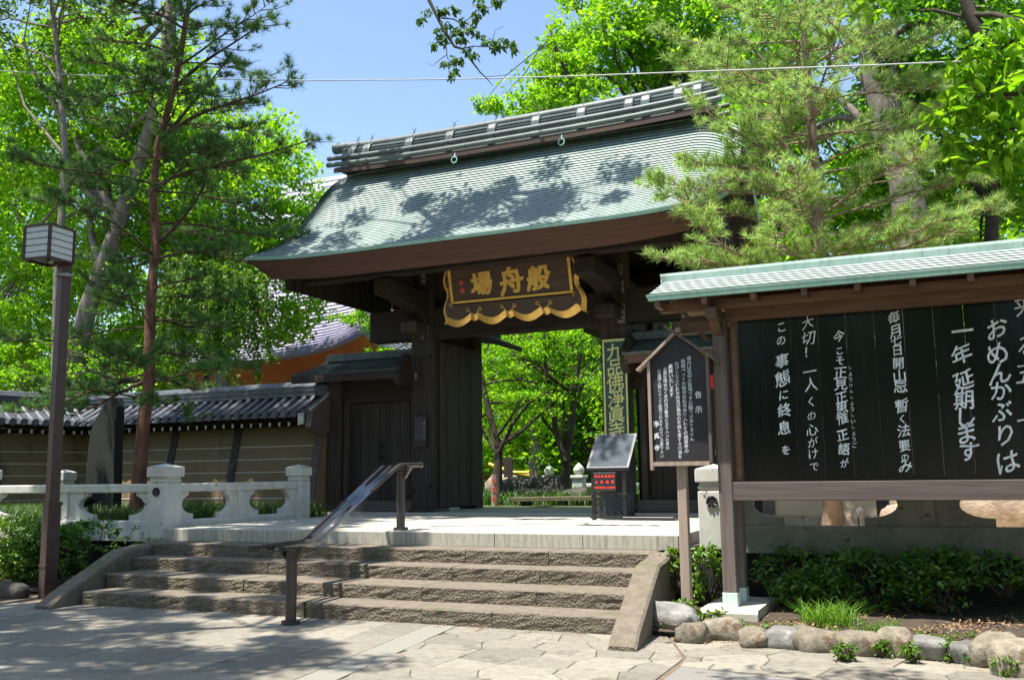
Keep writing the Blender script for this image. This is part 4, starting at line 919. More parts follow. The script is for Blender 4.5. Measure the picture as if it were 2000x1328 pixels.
board_text('今こそ正見正思惟正語が', (1637, 645), (1650, 915), 0.130, cells=[0.045, 0.15, 0.22, 0.31, 0.39, 0.49, 0.57, 0.64, 0.76, 0.86, 0.96], bold=0.025)
board_text('大切！一人くの心がけで', (1577, 615), (1590, 920), 0.145, cells=[0.05, 0.15, 0.24, 0.37, 0.45, 0.56, 0.65, 0.74, 0.82, 0.89, 0.97])
board_text('この事態に終息を', (1525, 628), (1535, 895), 0.155, cells=[0.04, 0.14, 0.29, 0.42, 0.54, 0.65, 0.78, 0.94], bold=0.025)
board_text('しょうけんしょうしいしょうご', (1660, 712), (1669, 875), 0.052, brush=0.6)
for ob in [o for o in nb_.children if o.name.startswith('base_stone')]: pass

# ================================================================== STANDING NOTICE (kokuji) ON A POST
kk = thing('standing_notice', 'black gabled notice board with small white writing on a wooden post, beside the steps', 'sign', (-2.44, 9.62, 0.1))
a_ = math.radians(4); U = Vector((math.cos(a_), math.sin(a_), 0)); O = Vector((-2.415, 9.58, 0))
V_ = Vector((-U.y, U.x, 0))
def kq(a, d, z): return O+U*a+V_*d+Vector((0, 0, z))
def kbox(a0, a1, d0, d1, z0, z1, name, m):
    q = [kq(a, d, z) for a in (a0, a1) for d in (d0, d1) for z in (z0, z1)]
    return MB().add(q, [(0, 1, 3, 2), (4, 6, 7, 5), (0, 4, 5, 1), (2, 3, 7, 6), (0, 2, 6, 4), (1, 5, 7, 3)]).build(name, m, kk)
MB().box(-2.478, -2.382, 9.61, 9.70, -0.05, 2.6, 0.006).build('post', 'pale_wood', kk)
pw = 0.285
pan = [(-pw, 1.615), (pw, 1.625), (pw, 2.66), (0.0, 2.93), (-pw, 2.66)]
v0 = [kq(a, 0.0, z) for a, z in pan]; v1 = [kq(a, 0.025, z) for a, z in pan]
MB().add(v0+v1, [(0, 1, 2, 3, 4), (9, 8, 7, 6, 5)]+[(i, (i+1) % 5, 5+(i+1) % 5, 5+i) for i in range(5)]).build('panel', 'notice_black', kk)
kbox(-pw-0.03, -pw, -0.03, 0.05, 1.535, 2.66, 'side_board', 'pale_wood'); kbox(pw, pw+0.03, -0.03, 0.05, 1.60, 2.66, 'side_board', 'grey_wood')
kbox(-pw, pw, -0.03, 0.045, 1.575, 1.617, 'bottom_board', 'pale_wood')
b = MB(); b.beam(kq(-0.42, 0.01, 2.555), kq(0.03, 0.01, 2.965), 0.13, 0.026, up=(0, 0, 1)); b.build('roof_board', 'pale_wood', kk)
b = MB(); b.beam(kq(0.42, 0.01, 2.60), kq(-0.115, 0.01, 3.00), 0.13, 0.026, up=(0, 0, 1)); b.build('roof_board', 'grey_wood', kk)
b = MB(); b.beam(kq(0.02, -0.05, 2.95), kq(0.02, 0.12, 2.95), 0.05, 0.05); b.build('ridge_block', 'pale_wood', kk)
ik = Ink(O+Vector((0, 0, 0)), U, (0, 0, 1), 0.003, 3)
cols = [(0.195, 2.36, 2.06, 0.075, 0.03), (0.115, 2.68, 1.82, None, 0.0), (0.055, 2.655, 1.70, None, 0), (-0.01, 2.63, 1.645, None, 0), (-0.075, 2.61, 2.27, None, 0), (-0.135, 2.58, 1.74, None, 0), (-0.195, 2.56, 1.655, None, 0), (-0.245, 2.06, 1.70, 0.068, 0.025)]
for tx, (x, a, b_, sz, bo) in zip(KOKUJI, cols): ik.column(tx, x, a, b_, sz, 0.025, 0.5) if bo else ik.column(tx, x, a, b_, (a-b_)/len(tx)*1.02, 0.0, 0.5)
ik.m.build('lettering', 'ink_white', kk)

# ================================================================== INFORMATION STAND AND RED SIGN
st = thing('information_stand', 'black information stand with a sloping printed panel and lattice front, in the gateway', 'stand', (-4.66, 14.2, 0.806))
x0, x1, yf, yb = -5.02, -4.42, 14.12, 14.62
for x in (x0+0.05, x1-0.05):
    for y, zt in ((yf+0.06, 1.62), (yb-0.06, 2.02)): MB().box(x-0.028, x+0.028, y-0.028, y+0.028, 0.80, zt).build('leg', 'dark_metal', st)
MB().add([(x0-0.04, yf, 1.60), (x1+0.04, yf, 1.60), (x1+0.04, yb, 2.13), (x0-0.04, yb, 2.13), (x0-0.04, yf, 1.56), (x1+0.04, yf, 1.56), (x1+0.04, yb, 2.09), (x0-0.04, yb, 2.09)], [(0, 1, 2, 3), (4, 7, 6, 5), (0, 4, 5, 1), (1, 5, 6, 2), (3, 7, 4, 0)]).build('panel_tray', 'dark_metal', st)
sd_ = Vector((0, yb-yf, 0.53)).normalized(); ik = Ink(Vector((x0, yf, 1.60)), (1, 0, 0), sd_, 0.004); ik.bar(0.0, 0.60, 0.03, 0.70); ik.m.build('printed_sheet', 'panel_print', st)
ik = Ink(Vector((x0, yf, 1.60)), (1, 0, 0), sd_, 0.007, 5)
for i, ch in enumerate('境内案内の由緒'): ik.put(ch, 0.17+0.045*i, 0.655, 0.042, 0.025)
for r_ in range(11):
    if r_ == 5:
        for i, ch in enumerate('重要文化財建造'): ik.put(ch, 0.19+0.035*i, 0.36, 0.034, 0.025)
        continue
    for i in range(22): ik.put('境内は信仰の霊場です公園ではありません重要'[(i*3+r_*5) % 21], 0.045+0.0245*i, 0.61-0.048*r_, 0.020)
ik.m.build('print_lines', 'panel_ink', st)
for za_, zb_ in ((0.83, 0.87), (1.19, 1.22)): MB().box(x0, x1, yf+0.02, yf+0.045, za_, zb_).build('frame_bar', 'dark_metal', st)
b = MB()
for i in range(7):
    for s_ in (-1, 1):
        xa = x0+0.02+(i-1.5)*0.11; xb = xa+0.32
        if s_ < 0: xa, xb = xb, xa
        za, zb2 = 0.87, 1.19
        if min(xa, xb) < x0 or max(xa, xb) > x1:
            cl = lambda v: max(x0+0.02, min(x1-0.02, v)); ta = (cl(xa)-xa)/(xb-xa); tb_ = (cl(xb)-xa)/(xb-xa); za, zb2 = 0.87+0.32*ta, 0.87+0.32*tb_; xa, xb = cl(xa), cl(xb)
        if abs(zb2-za) > 0.02: lb = MB(); lb.beam((xa, yf+0.03+0.006*s_, za), (xb, yf+0.03+0.006*s_, zb2), 0.010, 0.022, up=(0, 1, 0)); lb.build('lattice_bar', 'dark_metal', st)
MB().box(x0+0.08, x1-0.06, yb-0.1, yb-0.08, 0.86, 1.2).build('back_panel', 'panel_print', st)
MB().box(-4.5, -3.7, 14.1, 14.62, 0.80, 0.86, 0.01).build('foot_plate', 'dark_metal', st)
rs_ = thing('fire_notice', 'small black sign with glowing red characters, fixed under the sloping panel of the information stand', 'sign', (-4.7, 14.09, 1.23))
MB().box(-4.93, -4.57, 14.06, 14.10, 1.245, 1.525, 0.004).build('case', 'dark_metal', rs_)
ik = Ink((-4.75, 14.06, 1.245), (1, 0, 0), (0, 0, 1), 0.003, 2)
for i, ch in enumerate('境内禁煙厳禁'): ik.put(ch, -0.14+0.056*i, 0.225, 0.042, 0)
for i, ch in enumerate('火気厳禁'): ik.put(ch, -0.13+0.087*i, 0.14, 0.048, 0)
for i, ch in enumerate('危険物持込み厳禁'): ik.put(ch, -0.145+0.0415*i, 0.055, 0.036, 0)
ik.m.build('lettering', 'led_red', rs_)

# ================================================================== LAMP POST
lp = thing('lamp_post', 'brown square lamp post carrying a box lantern with white barred panes, at the left', 'street lamp', (-10.83, 9.19, 0))
def sqpole(x, y, z0, z1, w_, name, m='lamp_metal'):
    b = MB(); b.tube([(x, y, z0), (x, y, z1)], w_/math.sqrt(2), 4, True, False, ang0=math.radians(30)); return b.build(name, m, lp)
c0 = P(92, 1168, Y=9.25); cx, cy = c0.x, 9.25
sqpole(cx, cy, -0.02, 1.22, 0.165, 'pole_base'); sqpole(cx, cy, 1.22, 4.28, 0.132, 'pole'); sqpole(cx, cy, 4.30, 4.82, 0.145, 'pole_top')
MB().tube([(cx, cy, 4.27), (cx, cy, 4.31)], 0.115, 12).build('collar', 'cable_steel', lp); MB().tube([(cx, cy, 0.40), (cx, cy, 0.425)], 0.1335, 4, True, False, ang0=math.radians(30)).build('joint_band', 'lamp_metal', lp)
MB().tube([(cx, cy, 1.19), (cx, cy, 1.235)], 0.137, 4, True, False, ang0=math.radians(30)).build('joint_band', 'lamp_metal', lp)
lc = P(96, 485, Y=9.02); ldir = (Vector((0, 0, 0))-Vector((lc.x, lc.y, 0))).normalized(); la = math.atan2(ldir.y, ldir.x)
lx, ly, zc = lc.x, lc.y, 4.70; R_ = 0.30; z0, z1 = 4.45, 4.90
cor = [Vector((lx+R_*math.cos(la+k*math.pi/2), ly+R_*math.sin(la+k*math.pi/2), 0)) for k in range(4)]
lan = MB()
for k in range(4):
    a, b_ = cor[k], cor[(k+1) % 4]
    lan.beam(a+Vector((0, 0, z0)), a+Vector((0, 0, z1)), 0.035, 0.035, up=(1, 0.3, 0))
    for z in (z0, z1): lan.beam(a+Vector((0, 0, z)), b_+Vector((0, 0, z)), 0.03, 0.032)
lan = lan.build('lantern_frame', 'lamp_metal', lp)
for k in range(4):
    a, b_ = cor[k]*0.985+Vector((lx, ly, 0))*0.015, cor[(k+1) % 4]*0.985+Vector((lx, ly, 0))*0.015
    b = MB(); b.beam(a+Vector((0, 0, (z0+z1)/2)), b_+Vector((0, 0, (z0+z1)/2)), 0.006, z1-z0-0.02); b.build('pane', 'lamp_glass', lan)
    b = MB()
    for j in range(1, 5): z = z0+(z1-z0)*j/5; b.beam(cor[k]+Vector((0, 0, z)), cor[(k+1) % 4]+Vector((0, 0, z)), 0.014, 0.008)
    b.build('pane_bar', 'lamp_metal', lan)
MB().add([tuple(c+Vector((0, 0, z1+0.012))) for c in cor], [(0, 1, 2, 3)]).build('lantern_top', 'lamp_metal', lan)
b = MB(); b.add([tuple(Vector((lx, ly, 0))+(c-Vector((lx, ly, 0)))*0.35+Vector((0, 0, z0+0.02))) for c in cor]+[tuple(c+Vector((0, 0, z0+0.02))) for c in cor], [(0, 1, 5, 4), (1, 2, 6, 5)]); b.build('bottom_pane', 'lamp_glass', lan)
b = MB(); b.beam((cx, cy, 4.42), (lx+0.12, ly+0.02, 4.42), 0.07, 0.05); b.beam((cx, cy, 4.9), (lx+0.12, ly+0.02, 4.9), 0.07, 0.05); b.build('lantern_arm', 'lamp_metal', lp)

# ================================================================== SMALL THINGS AROUND THE GATE
c = P(206, 930, Y=13.2)
q = [(c.x-0.42, 0.6), (c.x+0.31, 0.6), (c.x+0.32, 1.4), (c.x+0.29, 2.2), (c.x+0.30, 2.86), (c.x+0.22, 3.02), (c.x+0.06, 2.96), (c.x-0.08, 2.80), (c.x-0.24, 2.60), (c.x-0.33, 2.35), (c.x-0.38, 1.8), (c.x-0.40, 1.2)]
tag(MB().prism(q, 'y', 13.1, 13.3).build('stone_stele', 'stele_stone'), 'tall rough dark stone stele standing before the plaster wall', 'stone monument')
c = P(178, 972, Y=11.8); fl = thing('floodlight', 'dark round floodlight tilted on the grass behind the balustrade', 'floodlight', (c.x, c.y, 0.7))
MB().tube([c+Vector((-0.19, 0, -0.07)), c+Vector((0.13, -0.03, 0.06)), c+Vector((0.15, -0.03, 0.07))], [0.10, 0.13, 0.14], 18).build('housing', 'dark_metal', fl); MB().box(c.x-0.04, c.x+0.02, c.y-0.02, c.y+0.02, 0.7, c.z-0.05).build('bracket', 'dark_metal', fl)
cb = MB(); pa, pb = P(-40, 137, Y=12.6), P(600, 158, Y=12.0); pts = [P(-60, 136, Y=12.6), P(150, 147, Y=12.4), P(350, 154, Y=12.2), P(600, 158, Y=12.0), P(850, 156, Y=11.8), P(1100, 150, Y=11.6), P(1400, 139, Y=11.4), P(1700, 128, Y=11.2), P(2080, 112, Y=11.0)]
tag(cb.tube(pts, 0.0085, 6).build('overhead_cable', 'cable_steel'), 'thin twisted steel cable strung across the sky above the gate roof', 'cable')

# edging stones of the right bed
rd = random.Random(21)
es = [(1318, 1232, .30, .26), (1345, 1246, .20, .17), (1408, 1240, .26, .19), (1471, 1256, .17, .15), (1536, 1258, .22, .17), (1602, 1264, .27, .19), (1678, 1272, .25, .19), (1752, 1275, .21, .21), (1818, 1280, .19, .17), (1868, 1282, .11, .13), (1893, 1288, .15, .15), (1948, 1296, .21, .23), (1990, 1312, .25, .25), (1290, 1226, .12, .20)]
elab = ['mottled pale edging stone nearest the foot of the stair curb', 'rounded edging stone between the curb stone and the concrete base of the notice board', 'flat tan edging stone right under the concrete base of the notice board', 'whitish edging stone at the right corner of the concrete base', 'blue grey edging stone with a white top', 'long pale edging stone with a slanting top, under the grass tuft', 'tan edging stone with dark pits, between two leafy weeds', 'tall tan edging stone with an orange stain at its foot', 'round smooth grey edging stone under the middle of the shrubs', 'small pale edging stone wedged between two bigger ones', 'dark grey edging stone in a patch of weeds', 'large grey edging stone where the row bends towards the street', 'shaded edging stone in the bottom right corner', 'small weathered stone tucked behind the stair curb']
for i, (px, py, w_, h_) in enumerate(es):
    c = P(px, py+8, Z=0.0); me = rock_mesh('edging_stone', w_*0.74, 0.15, h_*0.60, 'grey_rock' if i in (0, 4, 8, 10) else 'river_rock', 40+i, 3, 0.34)
    o = link('edging_stone', me, None, (c.x, c.y+0.10, h_*0.33)); o.rotation_euler = (0, 0, rd.uniform(-0.3, 0.3)); tag(o, elab[i], 'edging stone', 'edging stones along the right bed')
for i, (px, py, w_, lab) in enumerate(((60, 1142, .22, 'low dark edging stone under the azalea hedge, far left'), (145, 1136, .16, 'dark edging stone under the hedge, just left of the lamp post'), (12, 1160, .20, 'dark edging stone at the left edge, lowest of its row'), (118, 1143, .13, 'smallest dark edging stone by the foot of the lamp post'))):
    c = P(px, py, Z=0.05); o = link('edging_stone', rock_mesh('edging_stone', w_, 0.14, 0.12, 'dark_rock', 70+i, 2), None, (c.x, c.y+0.1, 0.06)); tag(o, lab, 'edging stone', 'edging stones under the hedge')
for i, (px, py, Y, sx, sy, sz, m, lab) in enumerate(((1990, 1000, 13.6, .75, .5, .42, 'warm_rock', 'big sunlit boulder seen under the notice board at the right'), 
        (1762, 990, 12.4, .26, .2, .26, 'warm_rock', 'pale boulder seen through the balustrade opening under the notice board'))):
    c = P(px, py, Y=Y); o = link('boulder', rock_mesh('boulder', sx, sy, sz, m, 80+i, 3, 0.3), None, (c.x, c.y, 0.66+sz*0.6)); tag(o, lab, 'boulder')
c = P(1676, 1003, Y=14.2); sp = thing('spotlight', 'tiny grey ground spotlight beside the pine trunk behind the balustrade', 'spotlight', (c.x, c.y, 0.67))
MB().tube([c+Vector((-0.05, 0, -0.05)), c+Vector((0.06, 0, 0.07))], [0.035, 0.055], 10).build('housing', 'cable_steel', sp); MB().box(c.x-0.01, c.x+0.01, c.y-0.01, c.y+0.01, 0.67, c.z).build('spike', 'dark_metal', sp)

# ================================================================== GARDEN BEYOND THE GATE
c = P(968, 982, Y=21.0); gp = thing('marker_post', 'pale round wooden post with red brush characters, at the foot of the left maple', 'post', (c.x, c.y, 0.8)); h = P(968, 925, Y=21.0).z
c = P(967, 985, Y=20.5); top = P(967, 926, Y=20.5).z
MB().tube([(c.x, c.y, 0.78), (c.x, c.y, top)], 0.085, 16).build('post_shaft', 'pale_wood', gp)
ik = Ink((c.x+0.02, c.y-0.088, 0.8), (1, 0, 0), (0, 0, 1), 0.004, 4); ik.column('浄真寺', 0, top-0.85, 0.06, 0.15, 0.025, 0.8); ik.m.build('lettering', 'red_seal', gp)
def gbox(name, lab, cat, px0, py0, px1, py1, Y, m, d=0.3, grp=None):
    a = P(px0, py0, Y=Y); b_ = P(px1, py1, Y=Y); t = MB(); t.box(a.x, b_.x, Y, Y+d, min(a.z, b_.z), max(a.z, b_.z), 0.01); return t.build(name, m)
b = thing('garden_kerb', 'long low mossy stone bench edge in front of the garden bed beyond the gate', 'kerb', (-8.5, 21.0, 0.8))
a0 = P(1008, 975, Y=20.6); a1 = P(1180, 962, Y=20.6)
bb = MB(); bb.beam((a0.x-0.1, 20.6, a0.z), (a1.x+0.4, 20.9, a0.z+0.02), 0.30, 0.10, 0.01); bb.build('slab', 'mossy_stone', b)
for x in (a0.x+0.2, a0.x+1.1, a0.x+2.0): MB().box(x-0.09, x+0.09, 20.62, 20.84, 0.78, a0.z-0.05).build('foot', 'dark_rock', b)
for i, (px, py, Y, sx, sy, sz, m, lab) in enumerate(((1018, 955, 23, .75, .6, .42, 'dark_rock', 'broad dark boulder in the garden, left behind the low kerb'), (1078, 962, 22.5, .38, .3, .40, 'dark_rock', 'upright dark rock beside the right maple trunk'), (1050, 972, 22.2, .55, .3, .22, 'dark_rock', 'low flat dark rock in front of the other garden rocks'),
        (985, 948, 26, .5, .4, .38, 'river_rock', 'pale rounded rock in the garden behind the marker post'), (1125, 965, 21.8, .3, .3, .25, 'dark_rock', 'small dark rock under the right maple'))):
    c = P(px, py, Y=Y); tag(link('garden_rock', rock_mesh('garden_rock', sx, sy, sz, m, 90+i, 3, 0.3), None, (c.x, c.y, max(0.8+sz*0.5, c.z-0.1))), lab, 'rock', 'rocks of the garden')
def lantern_post(px, py, Y, s_, lab):
    c = P(px, py, Y=Y); t = thing('stone_finial_post', lab, 'stone post', (c.x, c.y, 0.8)); z = c.z
    MB().box(c.x-0.16*s_, c.x+0.16*s_, c.y-0.16*s_, c.y+0.16*s_, 0.75, z, 0.02).build('shaft', 'white_paint', t); MB().box(c.x-0.20*s_, c.x+0.20*s_, c.y-0.2*s_, c.y+0.2*s_, z, z+0.09*s_, 0.02).build('cap', 'white_paint', t)
    MB().tube([(c.x, c.y, z+0.09*s_), (c.x, c.y, z+0.16*s_), (c.x, c.y, z+0.27*s_), (c.x, c.y, z+0.36*s_), (c.x, c.y, z+0.44*s_)], [0.07*s_, 0.15*s_, 0.16*s_, 0.09*s_, 0.005], 14).build('onion_finial', 'white_paint', t)
lantern_post(1073, 934, 28, 1.0, 'white stone post with an onion finial, alone in the middle of the garden')
lantern_post(1131, 934, 27, 1.05, 'white stone post with an onion finial beside the white stone wall, left of the stand')
gw = thing('stone_fence', 'bright white low stone fence in the sunlit garden, just left of the information stand', 'fence', tuple(P(1150, 950, Y=27.5)))
a0 = P(1128, 952, Y=27.5); 
for i in range(6): MB().box(a0.x+0.1+i*0.42, a0.x+0.46+i*0.42, 27.4, 27.6, 0.8, a0.z+0.0, 0.02).build('fence_panel', 'white_paint', gw)
MB().box(a0.x, a0.x+2.7, 27.35, 27.65, a0.z, a0.z+0.12, 0.02).build('fence_rail', 'white_paint', gw)
sp_ = P(965, 908, Y=27); sq = P(1035, 922, Y=27); yb_ = thing('yellow_barrier', 'yellow rail barrier sloping down in the garden behind the left maple', 'barrier', tuple(sp_))
MB().tube([P(955, 906, Y=27), P(1000, 922, Y=27), P(1033, 923, Y=27)], 0.05, 8).build('rail', 'barrier_yellow', yb_); MB().tube([P(1012, 925, Y=27.2), P(1034, 928, Y=27.2)], 0.04, 8).build('rail', 'barrier_yellow', yb_)
for px in (958, 1010): c = P(px, 915, Y=27); MB().tube([(c.x, c.y, 0.8), (c.x, c.y, c.z)], 0.03, 6).build('leg', 'dark_metal', yb_)
c = P(993, 925, Y=24.5); nt_ = thing('garden_notice', 'small dark notice board on a thin post in the garden, between the maples', 'sign', (c.x, c.y, 0.8)); zt = P(993, 893, Y=24.5).z
MB().box(c.x-0.13, c.x+0.13, 24.48, 24.52, c.z-0.1, zt).build('board', 'old_wood', nt_); MB().box(c.x-0.02, c.x+0.02, 24.5, 24.54, 0.8, c.z).build('post', 'old_wood', nt_)

# ================================================================== TEMPLE HALLS BEHIND
def hip_hall(name, lab, x0, x1, y0, y1, ze, zr, inset_r, roofm, bodym, rows_n=34, curl=0.5, zg=0.8, conc=0.55):
    t = thing(name, lab, 'temple hall', ((x0+x1)/2, (y0+y1)/2, zg)); cx_, cy_ = (x0+x1)/2, (y0+y1)/2; hx, hy = (x1-x0)/2, (y1-y0)/2
    def ring(v): s_ = 1-v*(1-inset_r); sy_ = 1-v; return hx*(1-v*(1-inset_r)), hy*(1-v*0.995)
    def zz(v): return ze+(zr-ze)*(conc*v+(1-conc)*v*v)
    def pt(face, s_, v, dz=0):
        a, b_ = ring(v); cu = curl*abs(s_)**4*(1-v)**3
        q = {0: (cx_+a*s_, cy_-b_), 1: (cx_+a, cy_+b_*s_), 2: (cx_-a*s_, cy_+b_), 3: (cx_-a, cy_-b_*s_)}[face]
        return (q[0], q[1], zz(v)+cu+dz)
    n = 20
    for face in range(4):
        R = []
        for i in range(rows_n):
            v0, v1 = i/rows_n, (i+1)/rows_n
            R += [[pt(face, -1+2*k/n, v0+0.004, 0.0) for k in range(n+1)], [pt(face, -1+2*k/n, v0, 0.07) for k in range(n+1)], [pt(face, -1+2*k/n, v1, 0.0) for k in range(n+1)]]
        MB().grid(R, False).build('roof_slope', roofm, t)
        off = {0: (0, 1), 1: (-1, 0), 2: (0, -1), 3: (1, 0)}[face]
        A = [pt(face, -1+2*k/n, 0.0, 0.05) for k in range(n+1)]; B = [(p[0]+off[0]*0.05, p[1]+off[1]*0.05, p[2]-0.10) for p in A]
        MB().grid([A, B], False).build('eave_edge', roofm, t)
        C = [(cx_+(p[0]-cx_)*0.93, cy_+(p[1]-cy_)*0.93, p[2]-0.62) for p in B]; D = [(cx_+(p[0]-cx_)*0.80, cy_+(p[1]-cy_)*0.80, p[2]-0.2) for p in C]
        MB().grid([B, C], False).build('eave_fascia', 'orange_paint', t); MB().grid([C, D], False).build('soffit', 'ochre_paint', t)
    bx0, bx1, by0, by1 = cx_-hx*0.74, cx_+hx*0.74, cy_-hy*0.74, cy_+hy*0.74
    MB().box(bx0, bx1, by0, by1, zg, ze-0.2).build('wall', bodym, t)
    m_ = 7
    for i in range(m_+1):
        x = bx0+(bx1-bx0)*i/m_; MB().tube([(x, by0-0.12, zg), (x, by0-0.12, ze-0.5)], 0.2, 10).build('column', 'orange_paint', t)
        MB().box(x-0.3, x+0.3, by0-0.6, by0, ze-0.75, ze-0.45, 0.04).build('bracket', 'ochre_paint', t)
    return t
hip_hall('temple_hall', 'big temple hall with a pale tiled hipped roof and orange eaves, behind the left wall', -32.8, -19.15, 29.6, 43.5, 6.02, 15.6, 0.35, 'hall_tile', 'orange_paint', 44, 0.75)
c = P(1110, 765, Y=42); hip_hall('temple_hall', 'distant brown roofed temple hall with orange eaves, half hidden by maple leaves', c.x-9, c.x, 42, 52, 5.4, 10.2, 0.4, 'hall_tile_rust', 'ochre_paint', 26, 0.4)
# ================================================================== PLANTS
def leaf_cloud(centres, radii, n, size, flat=0.7, seed=1, droop=0.0, up=0.35, asp=0.55, spread=1.0, fine=False):
    """n leaves (pointed four-cornered blades) spread round the given cluster centres"""
    r = np.random.default_rng(seed); C = np.asarray(centres, float); R = np.asarray(radii, float); k = r.integers(0, len(C), n)
    d = r.normal(size=(n, 3)); d /= np.linalg.norm(d, axis=1, keepdims=True)
    rad = r.random(n)**0.5*R[k]; p = C[k]+d*rad[:, None]*np.array([1, 1, flat])*spread
    nr = r.normal(size=(n, 3)); nr[:, 2] = np.abs(nr[:, 2])+up; nr /= np.linalg.norm(nr, axis=1, keepdims=True)
    a = r.normal(size=(n, 3)); a[:, 2] -= droop; a -= nr*(a*nr).sum(1)[:, None]; a /= np.linalg.norm(a, axis=1, keepdims=True)
    b = np.cross(nr, a); s = size*(0.6+0.8*r.random(n))[:, None]
    if fine:                                             # curved outline, folded along the midrib: two quads
        V = np.empty((n, 6, 3)); h = nr*s*0.10; V[:, 0] = p; V[:, 3] = p+a*s-nr*s*0.10
        V[:, 1] = p+a*s*0.28+b*s*asp*0.46+h; V[:, 2] = p+a*s*0.66+b*s*asp*0.36+h*0.6; V[:, 5] = p+a*s*0.28-b*s*asp*0.46+h; V[:, 4] = p+a*s*0.66-b*s*asp*0.36+h*0.6
        i = np.arange(n)[:, None]*6; return V.reshape(-1, 3), np.vstack([i+np.array([0, 1, 2, 3]), i+np.array([0, 3, 4, 5])])
    V = np.empty((n, 4, 3)); V[:, 0] = p; V[:, 1] = p+a*s*0.5+b*s*asp*0.5+nr*s*0.06; V[:, 2] = p+a*s; V[:, 3] = p+a*s*0.5-b*s*asp*0.5-nr*s*0.05
    F = np.arange(n*4).reshape(n, 4); return V.reshape(-1, 3), F
def crown_centres(ells, n, seed, shell=0.45, layers=False):
    """cluster centres in a union of ellipsoids (x,y,z,rx,ry,rz), thinned towards the middle and left with gaps"""
    r = np.random.default_rng(seed); out = []; E = np.asarray(ells, float); vol = E[:, 3]*E[:, 4]*E[:, 5]; pr = vol/vol.sum()
    while len(out) < n:
        e = E[r.choice(len(E), p=pr)]; d = r.normal(size=3); d /= np.linalg.norm(d); t = (shell**3+(1-shell**3)*r.random())**(1/3.)
        p = e[:3]+d*e[3:6]*t; q = 1.1*p
        if math.sin(q[0]*1.3+seed)+math.sin(q[1]*1.1+seed*2)+math.sin(q[2]*1.7+seed*3)+r.normal()*0.5 < -0.55: continue
        out.append(p)
    return np.array(out)
def limb(b, a, c, r0, r1, rr, sag=0.15, n=5):
    a = Vector(a); c = Vector(c); L = (c-a).length; off = Vector((rr.uniform(-1, 1), rr.uniform(-1, 1), rr.uniform(-0.2, 0.8)))*L*sag
    pts = [a.lerp(c, i/n)+off*math.sin(math.pi*i/n)+Vector((rr.uniform(-1, 1), rr.uniform(-1, 1), rr.uniform(-1, 1)))*L*0.02*(0 < i < n) for i in range(n+1)]
    b.tube(pts, [r0+(r1-r0)*i/n for i in range(n+1)], 7, False); return pts
def broad_tree(name, label, trunk, rad, ells, nleaf, size, leafm, barkm='bark_grey', seed=1, nclus=None, crad=0.7, limbs=10, cat='tree', group=None, flat=0.6, up=0.35, shell=0.45, twigs=True, asp=0.55):
    """tapered trunk with limbs that reach the clusters of its crown"""
    rr = random.Random(seed); nclus = nclus or max(20, nleaf//70)
    t = thing(name, label, cat, tuple(trunk[0]), group); b = MB(); pts = [Vector(p) for p in trunk]; m_ = len(pts)
    b.tube(pts, [rad*(1.25 if i == 0 else 1)*(1-0.62*i/(m_-1)) for i in range(m_)], 12, False)
    C = crown_centres(ells, nclus, seed, shell); 
    idx = [int(i) for i in np.linspace(0, nclus-1, limbs)]; nodes = []
    for k, i in enumerate(idx):
        f = rr.uniform(0.35, 1.0)*(m_-1); j = min(int(f), m_-2); s = pts[j].lerp(pts[j+1], f-j); rb = rad*(1-0.62*f/(m_-1))*0.5
        L = limb(b, s, C[i], rb, rad*0.08, rr); nodes += L[2:]
    if twigs:
        N = np.array([tuple(p) for p in nodes])
        for i in range(0, nclus, max(1, nclus//90)):
            j = int(np.argmin(((N-C[i])**2).sum(1))); limb(b, N[j], C[i], rad*0.09, rad*0.03, rr, 0.08, 3)
    b.build('trunk', barkm, t)
    V, F = leaf_cloud(C, np.full(nclus, crad)*RNG.uniform(0.6, 1.25, nclus), nleaf, size, flat, seed, up=up, asp=asp)
    link('crown', fast_mesh('crown', V, F, leafm), t); return t
def pell(px, py, Y, rx, ry, rz): c = P(px, py, Y=Y); return (c.x, c.y, c.z, rx, ry, rz)
def ptk(l, Y0, zb): 
    out = []
    for i, q in enumerate(l):
        p = P(q[0], q[1], Y=q[2] if len(q) > 2 else Y0)
        if i == 0: p.z = zb
        out.append(p)
    return out

# ---- big broadleaf trees, left
broad_tree('zelkova_tree', 'tall tree with a thick grey forked trunk rising behind the left plaster wall', ptk([(148, 770), (150, 690), (172, 600), (232, 440), (300, 230), (330, 60), (340, -60)], 22, 0.6), 0.36,
    [pell(90, 250, 23, 4.2, 3.0, 3.6), pell(230, 170, 23, 3.6, 3, 3.0), pell(400, 330, 24, 3.2, 3, 3.0), pell(40, 560, 24, 3.4, 2.5, 3.4)], 46000, 0.19, 'leaf_fresh', seed=3, crad=0.8, limbs=16)
broad_tree('broadleaf_tree', 'bright green leafy tree behind the pine, its crown ending beside the open sky', ptk([(430, 760), (440, 560), (455, 400), (470, 300)], 25, 0.6), 0.25,
    [pell(440, 420, 26, 3.4, 3, 3.6), pell(500, 560, 26, 2.4, 3, 2.4), pell(545, 385, 27, 1.6, 2, 1.5), pell(330, 560, 25, 3.6, 3, 3.0), pell(565, 450, 27, 1.3, 1.5, 1.2)], 38000, 0.19, 'leaf_fresh', seed=5, crad=0.7, limbs=12)
broad_tree('broadleaf_tree', 'dense green tree filling the far left edge above the plaster wall', ptk([(60, 770), (50, 600), (40, 430), (60, 300)], 28, 0.6), 0.28,
    [pell(0, 520, 29, 5.0, 3, 4.5), pell(150, 640, 28, 4.0, 3, 3.0), pell(-60, 260, 29, 4.5, 3, 3.5), pell(130, 420, 29, 3.8, 3, 3.5)], 30000, 0.23, 'leaf_mid', seed=7, crad=0.9, limbs=12)
